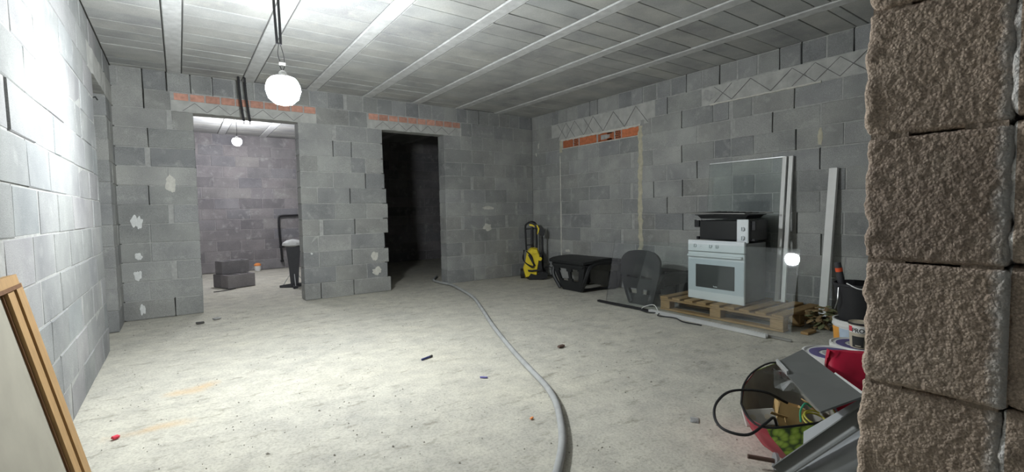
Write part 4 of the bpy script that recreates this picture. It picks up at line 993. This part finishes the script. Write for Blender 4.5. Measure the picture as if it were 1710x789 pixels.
def build_label_bucket():
    t = thing('printed_bucket', 'white bucket with orange and blue printed label under the black bucket', 'bucket', (-0.93, -4.93, 0), 0)
    r, h = 0.155, 0.25; f = math.atan2(-6.19 + 4.93, -4.84 + 0.93)
    G().lathe([(r * .86, 0), (r, h * .82), (r * 1.03, h * .83), (r * 1.03, h * .88), (r * 1.0, h * .9), (r * 1.03, h), (r * .95, h), (r * .93, h * .5), (r * .84, 0.012), (0.01, 0.012)], 40).obj('tub', 'bucket_white', t, True)
    curved_patch('label', 'print_blue', t, r * .905, f - 1.3, f + 1.3, h * .1, h * .78, 20, r * .995)
    curved_patch('label_edge', 'print_orange', t, r * .915, f - 1.35, f - 0.82, h * .08, h * .8, 8, r * 1.0)
    for a, z0, z1 in ((-.45, .28, .55), (-.05, .2, .62), (.2, .3, .5)):
        curved_patch('label_picture', 'print_navy', t, r * .945, f + a, f + a + 0.16, h * z0, h * z1, 4, r * .985)
    curved_patch('label_stripe', 'print_red', t, r * .955, f - 0.2, f - 0.13, h * .3, h * .72, 3, r * .995)
    k = thing('black_bucket', 'black builders bucket stacked on the printed white bucket', 'bucket', (-0.93, -4.93, 0.226), 0)
    r2, h2 = 0.155, 0.285
    G().lathe([(r2 * .74, 0), (r2 * 1.0, h2 * .94), (r2 * 1.05, h2 * .95), (r2 * 1.05, h2), (r2 * .97, h2), (r2 * .72, 0.012), (0.01, 0.012)], 36).obj('tub', 'black_rubber', k, True)
    G().tube(smooth_path([(r2 * math.cos(f - .9), r2 * math.sin(f - .9), h2 * .9), (r2 * 1.12 * math.cos(f - .8), r2 * 1.12 * math.sin(f - .8), h2 * .6), (r2 * 1.02 * math.cos(f - 1.1), r2 * 1.02 * math.sin(f - 1.1), h2 * .35)], 6), 0.004, 6).obj('bail', 'steel', k)
    G().tube(smooth_path([(r2 * math.cos(f - .5), r2 * math.sin(f - .5), h2 + .01), (r2 * 1.1 * math.cos(f), r2 * 1.1 * math.sin(f), h2 - .02), (r2 * 1.05 * math.cos(f + .8), r2 * 1.05 * math.sin(f + .8), h2 - .03)], 6), 0.004, 6).obj('grip_wire', 'bucket_white', k)
    q = thing('hand_tool', 'dark tool handle with an orange-red band sticking up from the black bucket', 'tool', (-0.90, -4.87, 0.25), 0)
    p0, p1 = Vector((0.0, 0.02, 0.0)), Vector((-0.045, 0.075, 0.40))
    G().tube([p0, p0.lerp(p1, .7), p1], [0.014, 0.024, 0.02], 12).obj('handle', 'dark_grey_plastic', q, True)
    G().tube([p0.lerp(p1, .83), p0.lerp(p1, .90)], 0.0235, 12).obj('band', 'red_handle', q, True)
    w = thing('trowel', 'small dark trowel tip poking out of the black bucket beside the tool handle', 'trowel', (-0.90, -5.02, 0.27))
    G().tube([(0, 0, 0), (0.0, 0.0, 0.27), (0.0, 0, 0.32)], [0.008, 0.016, 0.006], 8).obj('shaft', 'black', w)
    G().box((0, 0, 0.30), (0.02, 0.045, 0.03), None, 0.004).obj('blade', 'black', w)
build_label_bucket()

def leaf(g, base, d, L, w, curl):
    d = Vector(d).normalized(); s = d.cross(Vector((0, 0, 1))).normalized(); n = s.cross(d)
    ring = []
    for q, ww in ((0, .15), (.25, .8), (.55, 1), (.8, .6), (1, .05)):
        c = Vector(base) + d * L * q - n * curl * L * q * q
        ring.append([c - s * w * ww / 2, c + n * w * .12, c + s * w * ww / 2])
    g.loft(ring, cap=False, closed=False)

def build_plant():
    t = thing('dry_plant', 'withered leafy plant heap lying on the floor at the pallet end', 'plant', (-0.36, -4.495, 0))
    rr = random.Random(5)
    for i in range(80):
        a = rr.uniform(0, 2 * PI); rad = rr.uniform(0, 0.085); g = G()
        leaf(g, (rad * math.cos(a), rad * 1.1 * math.sin(a), rr.uniform(0.02, 0.19)), (math.cos(a), math.sin(a), rr.uniform(-0.2, 0.7)), rr.uniform(0.05, 0.085), rr.uniform(0.045, 0.08), rr.uniform(0.2, 0.8))
        g.v = [(x, y, max(z, 0.004)) for x, y, z in g.v]
        g.obj('leaf', 'leaf_dark' if rr.random() < .55 else 'leaf_brown', t)
    for i in range(6):
        a = i * 1.05; G().tube(smooth_path([(0, 0, .02), (.06 * math.cos(a), .06 * math.sin(a), .1), (.10 * math.cos(a), .10 * math.sin(a), .10)], 5), 0.005, 5).obj('stem', 'leaf_brown', t)
    b = thing('black_rag', 'crumpled black rag with pale edges lying beside the printed bucket', 'rag', (-0.46, -4.675, 0))
    g = G(); rings = []
    for j in range(9):
        z = 0.02 + 0.025 * j; s = 0.052 * (1 - (j / 9) ** 3) * (1 + .3 * math.sin(j * 1.7))
        rings.append([Vector((s * math.cos(q) * (1 + .5 * noise.noise((q * 2, j * .7, 3))) - .01 * j * .5, s * math.sin(q) * (1 + .5 * noise.noise((q * 2.2, j * .9, 8))), z + .01 * math.sin(3 * q))) for q in [2 * PI * m_ / 14 for m_ in range(14)]])
    g.loft(rings).obj('cloth', 'black_rubber', b)
    for j in range(4):
        G().tube([(-0.075 + .01 * j, .02 - .02 * j, 0.08 + .04 * j), (-0.085, .03 - .03 * j, 0.1 + .045 * j)], 0.005, 5).obj('pale_edge', 'bucket_white', b)
    tag(G().box((-0.60, -4.47, 0.011), (0.16, 0.06, 0.022), None, 0.003).obj('wood_offcut', 'pallet'), 'short wooden offcut on the floor between pallet and withered plant', 'offcut')
build_plant()

def build_red_bag():
    t = thing('red_bag', 'glossy red plastic bag standing beside the lidded paint bucket', 'bag', (-2.36, -5.40, 0))
    g = G(); rings = []
    ax = Vector((0.55, -0.835, 0)); ay = Vector((0.835, 0.55, 0))
    for j in range(13):
        q = j / 12; z = 0.40 * q; wx = 0.125 + 0.02 * math.sin(3 * q); wy = 0.07 * (1 - .75 * q ** 2) + 0.004
        ring = []
        for m_ in range(28):
            a = 2 * PI * m_ / 28; ca, sa = math.cos(a), math.sin(a)
            ca = math.copysign(abs(ca) ** .5, ca); sa = math.copysign(abs(sa) ** .7, sa)
            e = 0.034 * noise.noise((ca * 2.2, sa * 2 + 4, q * 4)) * (1 if j else 0)
            ring.append(ax * (wx * ca) + ay * (wy * sa + e) + Vector((0, 0, z + (0.012 * noise.noise((ca * 2, 1, 9)) if j == 12 else 0))))
        rings.append(ring)
    g.loft(rings).obj('film', 'red_bag', t, True)
build_red_bag()

def build_shopping_bag():
    t = thing('shopping_bag', 'red shopping bag with a green grape print slumped open on the floor', 'bag', (-2.72, -5.26, 0))
    rim = [(-2.90, -5.14, .215), (-2.75, -5.07, .24), (-2.60, -5.045, .27), (-2.46, -5.08, .29), (-2.47, -5.22, .26), (-2.60, -5.35, .24), (-2.75, -5.45, .225), (-2.88, -5.40, .215), (-3.03, -5.31, .21), (-2.99, -5.22, .205)]
    base = [(-2.77, -5.17, 0.003), (-2.68, -5.13, 0.003), (-2.60, -5.11, 0.003), (-2.52, -5.13, 0.003), (-2.50, -5.22, 0.003), (-2.56, -5.33, 0.003), (-2.67, -5.42, 0.003), (-2.76, -5.40, 0.003), (-2.83, -5.33, 0.003), (-2.81, -5.25, 0.003)]
    o = Vector((-2.72, -5.26, 0)); n = len(rim); K = 6
    def side(i0, i1, name, mt, inset=0.0, sub=5):
        g = G(); rings = []
        for j in range(K + 1):
            q = j / K; row = []
            for s in range((i1 - i0) * sub + 1):
                u = i0 + s / sub; a = int(u) % n; b = (a + 1) % n; w = u - int(u)
                p = Vector(base[a]).lerp(Vector(base[b]), w).lerp(Vector(rim[a]).lerp(Vector(rim[b]), w), q)
                c = Vector((-2.72, -5.26, p.z)); dv = (p - c); bulge = 1 + .10 * math.sin(PI * q) + 0.09 * noise.noise((p.x * 9, p.y * 9, q * 3)) * math.sin(PI * min(1, q + .05))
                row.append(c + dv * (bulge - inset) - o)
            rings.append(row)
        g.loft(rings, cap=False, closed=False)
        ob = g.obj(name, mt, t, True); return ob
    side(5, 8, 'printed_front', 'grapes'); side(8, 10, 'red_gusset', 'red_bag'); side(0, 2, 'red_gusset', 'red_bag'); side(2, 5, 'printed_back', 'grapes')
    side(0, 10, 'lining', 'bag_inside', 0.025, 3)
    G().loft([[Vector(p) - o for p in base], [Vector(p) - o + Vector((0, 0, .004)) for p in base]]).obj('bottom', 'red_bag', t)
    G().tube(smooth_path([Vector(p) - o + Vector((0, 0, .001)) for p in rim + [rim[0]]], 4), 0.0045, 6).obj('hem', 'black', t)
    # what it holds
    def held(name, label, cat, gobj, mt, loc, rt=None):
        ob = gobj.obj(name, mt); ob.location = loc
        if rt: ob.rotation_euler = rt
        return tag(ob, label, cat)
    held('cardboard_box', 'open brown cardboard box inside the grape print bag', 'box', G().b2((-.07, -.05, -.06), (.07, -.045, .06)).b2((-.07, .045, -.06), (.07, .05, .06)).b2((-.07, -.05, -.06), (-.065, .05, .06)).b2((.065, -.05, -.06), (.07, .05, .06)).b2((-.07, -.05, -.06), (.07, .05, -.055)).box((0, -.075, .075), (.12, .06, .004), rot('X', .6)), 'cardboard', (-2.70, -5.24, .135), (0.2, 0.25, 0.6))
    c = held('socket_plate', 'pale grey twin socket plate tucked in the left side of the grape print bag', 'socket', G().box((0, 0, 0), (.13, .07, .012), None, .003), 'paper_card', (-2.86, -5.20, .165), (0.9, -0.1, -0.75))
    for s in (-.03, .03): G().cyl((s, 0, .005), (s, 0, .008), .012, n=14).obj('socket_hole', 'print_tan', c)
    held('black_box', 'small black box lying in the middle of the grape print bag', 'box', G().box((0, 0, 0), (.09, .06, .05), None, .006), 'black', (-2.825, -5.265, .10), (0.3, 0.1, 0.3))
    g = G(); rings = []
    for j in range(9):
        q = j / 8; row = []
        for m_ in range(9):
            s = m_ / 8; row.append(Vector((-.12 + .24 * q + .01 * noise.noise((q * 4, s * 4, 1)), -.07 + .15 * s, .05 * noise.noise((q * 3, s * 3, 2)) + .035 * math.sin(PI * s))))
        rings.append(row)
    g.loft(rings, cap=False, closed=False)
    held('plastic_wrap', 'crumpled clear plastic wrapping on top of the grape print bag', 'plastic', g, 'film', (-2.63, -5.25, .265), (0.15, 0.2, -0.7))
    held('green_wire', 'short green wire curling inside the grape print bag', 'wire', G().tube(smooth_path([(-.04, 0, 0), (-.02, .01, .04), (.0, .0, .07), (.03, -.01, .05)], 6), .004, 6), 'green_wire', (-2.72, -5.32, .16))
    held('yellow_wire', 'coiled yellow and black wire inside the grape print bag near its front', 'wire', G().torus((0, 0, 0), .045, .004, 'z', 26, 6).torus((.004, .004, .012), .04, .004, 'z', 26, 6, (0, 5)), 'yellow_wire', (-2.735, -5.365, .175), (0.3, -0.2, 0))
    held('paper_scrap', 'yellow paper scraps sticking up at the front rim inside the grape print bag', 'paper', G().box((0, 0, 0), (.07, .03, .002), rot('X', .8)).box((.02, .03, .01), (.03, .06, .002), rot('Y', .7)), M['cardboard'], (-2.86, -5.31, .185), (0.2, 0, 0.5))
build_shopping_bag()
lp = [(-2.70, -5.24, .2), (-2.78, -5.175, .25), (-2.90, -5.10, .26), (-3.02, -5.10, .24), (-3.12, -5.15, .22), (-3.17, -5.22, .21), (-3.13, -5.29, .205), (-3.02, -5.30, .22), (-2.93, -5.29, .215), (-2.88, -5.28, .16)]
tag(G().tube(smooth_path(lp, 8), 0.0055, 8).obj('black_cable', 'black_rubber', None, True), 'stiff black cable looping out of the grape print bag over the floor', 'cable')

def sheet(name, label, cat, pts, th, mt, group=None):
    c = sum((Vector(p) for p in pts), Vector()) / len(pts); t = thing(name, label, cat, (c.x, c.y, min(p[2] for p in pts)), 0, group); o = t.location
    P = [Vector(p) - Vector(o) for p in pts]; nr = (P[1] - P[0]).cross(P[2] - P[0]).normalized() * th / 2
    G().loft([[p - nr for p in P], [p + nr for p in P]]).obj('sheet', mt, t)
    return t, P, nr
t, P, nr = sheet('metal_plate', 'dark grey sheet plate lying askew across the grape print bag', 'plate', [(-2.617, -5.152, .34), (-2.313, -5.137, .34), (-3.02, -5.62, .43), (-3.263, -5.585, .43)], 0.006, 'grey_sheet')
e0, e1 = P[0], P[3]
d = (P[1] - P[0]).normalized()
G().loft([[e0 + nr * 1.5, e0 + d * .02 + nr * 1.5, e0 + d * .02 - nr * 5, e0 - nr * 5], [e0.lerp(e1, .33) + nr * 1.5, e0.lerp(e1, .33) + d * .02 + nr * 1.5, e0.lerp(e1, .33) + d * .02 - nr * 5, e0.lerp(e1, .33) - nr * 5]]).obj('bright_edge', 'alu', t)
e0, e1 = P[1].lerp(P[2], .62), P[1].lerp(P[2], .97)
G().loft([[e0 + nr * 1.4, e0 + d * .014 + nr * 1.4, e0 + d * .014 - nr * 1.4, e0 - nr * 1.4], [e1 + nr * 1.4, e1 + d * .02 + nr * 1.4, e1 + d * .02 - nr * 1.4, e1 - nr * 1.4]]).obj('bright_edge', 'bucket_white', t)

def gutter(label, p0, p1, r, th, mt, rollv, arc=(0.1, PI - 0.1), n=14):
    p0, p1 = Vector(p0), Vector(p1); ax = (p1 - p0).normalized(); v = Vector(rollv); v = (v - ax * v.dot(ax)).normalized(); s = ax.cross(v)
    t = thing('metal_gutter', label, 'gutter', p0, 0, 'grey gutters leaning by the pier')
    def ring(c):
        out = [c + (s * math.cos(a) - v * math.sin(a)) * r for a in [arc[0] + (arc[1] - arc[0]) * k / n for k in range(n + 1)]]
        inn = [c + (s * math.cos(a) - v * math.sin(a)) * (r - th) for a in [arc[1] + (arc[0] - arc[1]) * k / n for k in range(n + 1)]]
        return out + inn
    o = Vector((0, 0, 0)); G().loft([ring(o), ring(p1 - p0)]).obj('trough', mt, t, True); return t, p1 - p0, s, v
t, a, s, v = gutter('rounded grey gutter leaning in the right foreground next to the pier', (-3.07, -5.465, 0.06), (-2.98, -5.80, 0.42), 0.07, 0.004, 'grey_gutter', (0.9, -0.1, -0.6), (0.0, PI))
t, a, s, v = gutter('narrow dark grey channel between the rounded gutter and the grape print bag', (-3.155, -5.405, 0.115), (-3.065, -5.79, 0.575), 0.028, 0.004, 'grey_sheet', (-0.75, -0.3, 0.6), (0.25, PI - .25))
t, P, nr = sheet('metal_plate', 'thin grey sheet flap hanging over the front of the grape print bag', 'plate', [(-3.035, -5.445, .17), (-2.985, -5.425, .225), (-3.0, -5.63, .44), (-3.045, -5.67, .43)], 0.004, 'grey_gutter')
t = thing('threaded_rod', 'short rusty rod with a round washer on the floor before the grape print bag', 'rod', (-2.985, -5.245, 0.012))
G().tube([(0.0, 0.03, .03), (0.07, -0.05, .02)], 0.009, 10).obj('rod', 'rust', t, True)
G().cyl((0.065, -0.045, .02), (0.072, -0.053, .019), 0.034, n=20).obj('washer_disc', 'grey_gutter', t, True)

# ------------------------------------------------------------------ small litter on the floor
def litter(name, label, cat, x, y, size, a, mt, seed=0):
    rr = random.Random(seed); g = G().box((0, 0, size[2] / 2), size, None, min(size) * .25)
    g.v = [(p[0] * rr.uniform(.85, 1.1), p[1] * rr.uniform(.85, 1.1), p[2]) for p in g.v]
    o = g.obj(name, mt); o.location = (x, y, 0.0); o.rotation_euler = (0, 0, a); return tag(o, label, cat)
p = thing('pen', 'short dark blue pen lying on the floor left of the hose', 'pen', (-3.42, -3.08, 0.008), 0.35)
G().cyl((-0.05, 0, 0), (0.03, 0, 0), 0.007, n=10).obj('barrel', 'blue_plastic', p, True); G().cyl((0.03, 0, 0), (0.055, 0, 0), 0.008, n=10).obj('pen_cap', 'chip', p, True)
litter('plastic_peg', 'tiny violet plastic peg on the floor near the hose', 'peg', -3.301, -3.675, (0.05, 0.012, 0.01), -0.75, 'purple_plastic', 1)
litter('brown_chip', 'reddish brown chip on the floor right of the hose', 'chip', -2.465, -3.472, (0.06, 0.03, 0.015), 0.1, 'rust', 2)
litter('red_scrap', 'crumpled bright red scrap on the floor by the left wall', 'scrap', -5.144, -3.261, (0.03, 0.022, 0.014), 0.5, 'red_scrap', 3)
litter('dark_chip', 'dark flat chip on the floor before the left pier', 'chip', -4.723, -0.616, (0.07, 0.035, 0.018), 0.05, 'chip', 4)
litter('grey_chip', 'pale grey chip on the floor next to the dark chip by the left pier', 'chip', -4.574, -0.472, (0.07, 0.05, 0.012), 0.5, 'mortar', 5)
litter('brown_flake', 'small orange brown flake on the floor in the foreground left of the hose bend', 'chip', -3.418, -4.325, (0.022, 0.012, 0.008), 0.3, 'orange', 6)
litter('clear_scrap', 'pale crumpled plastic scrap on the floor left of the black cable loop', 'scrap', -2.785, -4.841, (0.06, 0.04, 0.006), 0.6, 'film', 7)
# grit: crumbs past counting
g = G(); rr = random.Random(11)
for i in range(1900):
    x, y = rr.uniform(-5.3, -0.9), rr.uniform(-5.4, 0.0)
    if noise.noise((x * 1.4, y * 1.4, 4)) < -0.05 and rr.random() < .75: continue
    s = rr.uniform(0.0012, 0.004) * (1.8 if rr.random() < .06 else 1); a = rr.uniform(0, PI); ca, sa = math.cos(a) * s * rr.uniform(1, 2.4), math.sin(a) * s * rr.uniform(1, 2.4)
    z = -0.003
    g.add([(x - ca, y - sa, z), (x + sa * .6, y - ca * .6, z), (x + ca, y + sa, z), (x - sa * .6, y + ca * .6, z), (x, y, z + s * .6 + .003)], [(0, 1, 4), (1, 2, 4), (2, 3, 4), (3, 0, 4)])
o = link('grit', g.mesh('grit', recalc=True)); o.data.materials.append(mat('dark_grit', (0.30, 0.28, 0.24), 0.95, var=0.3, vscale=3)); tag(o, 'dark crumbs and grit scattered over the dusty floor', 'grit', kind='stuff')
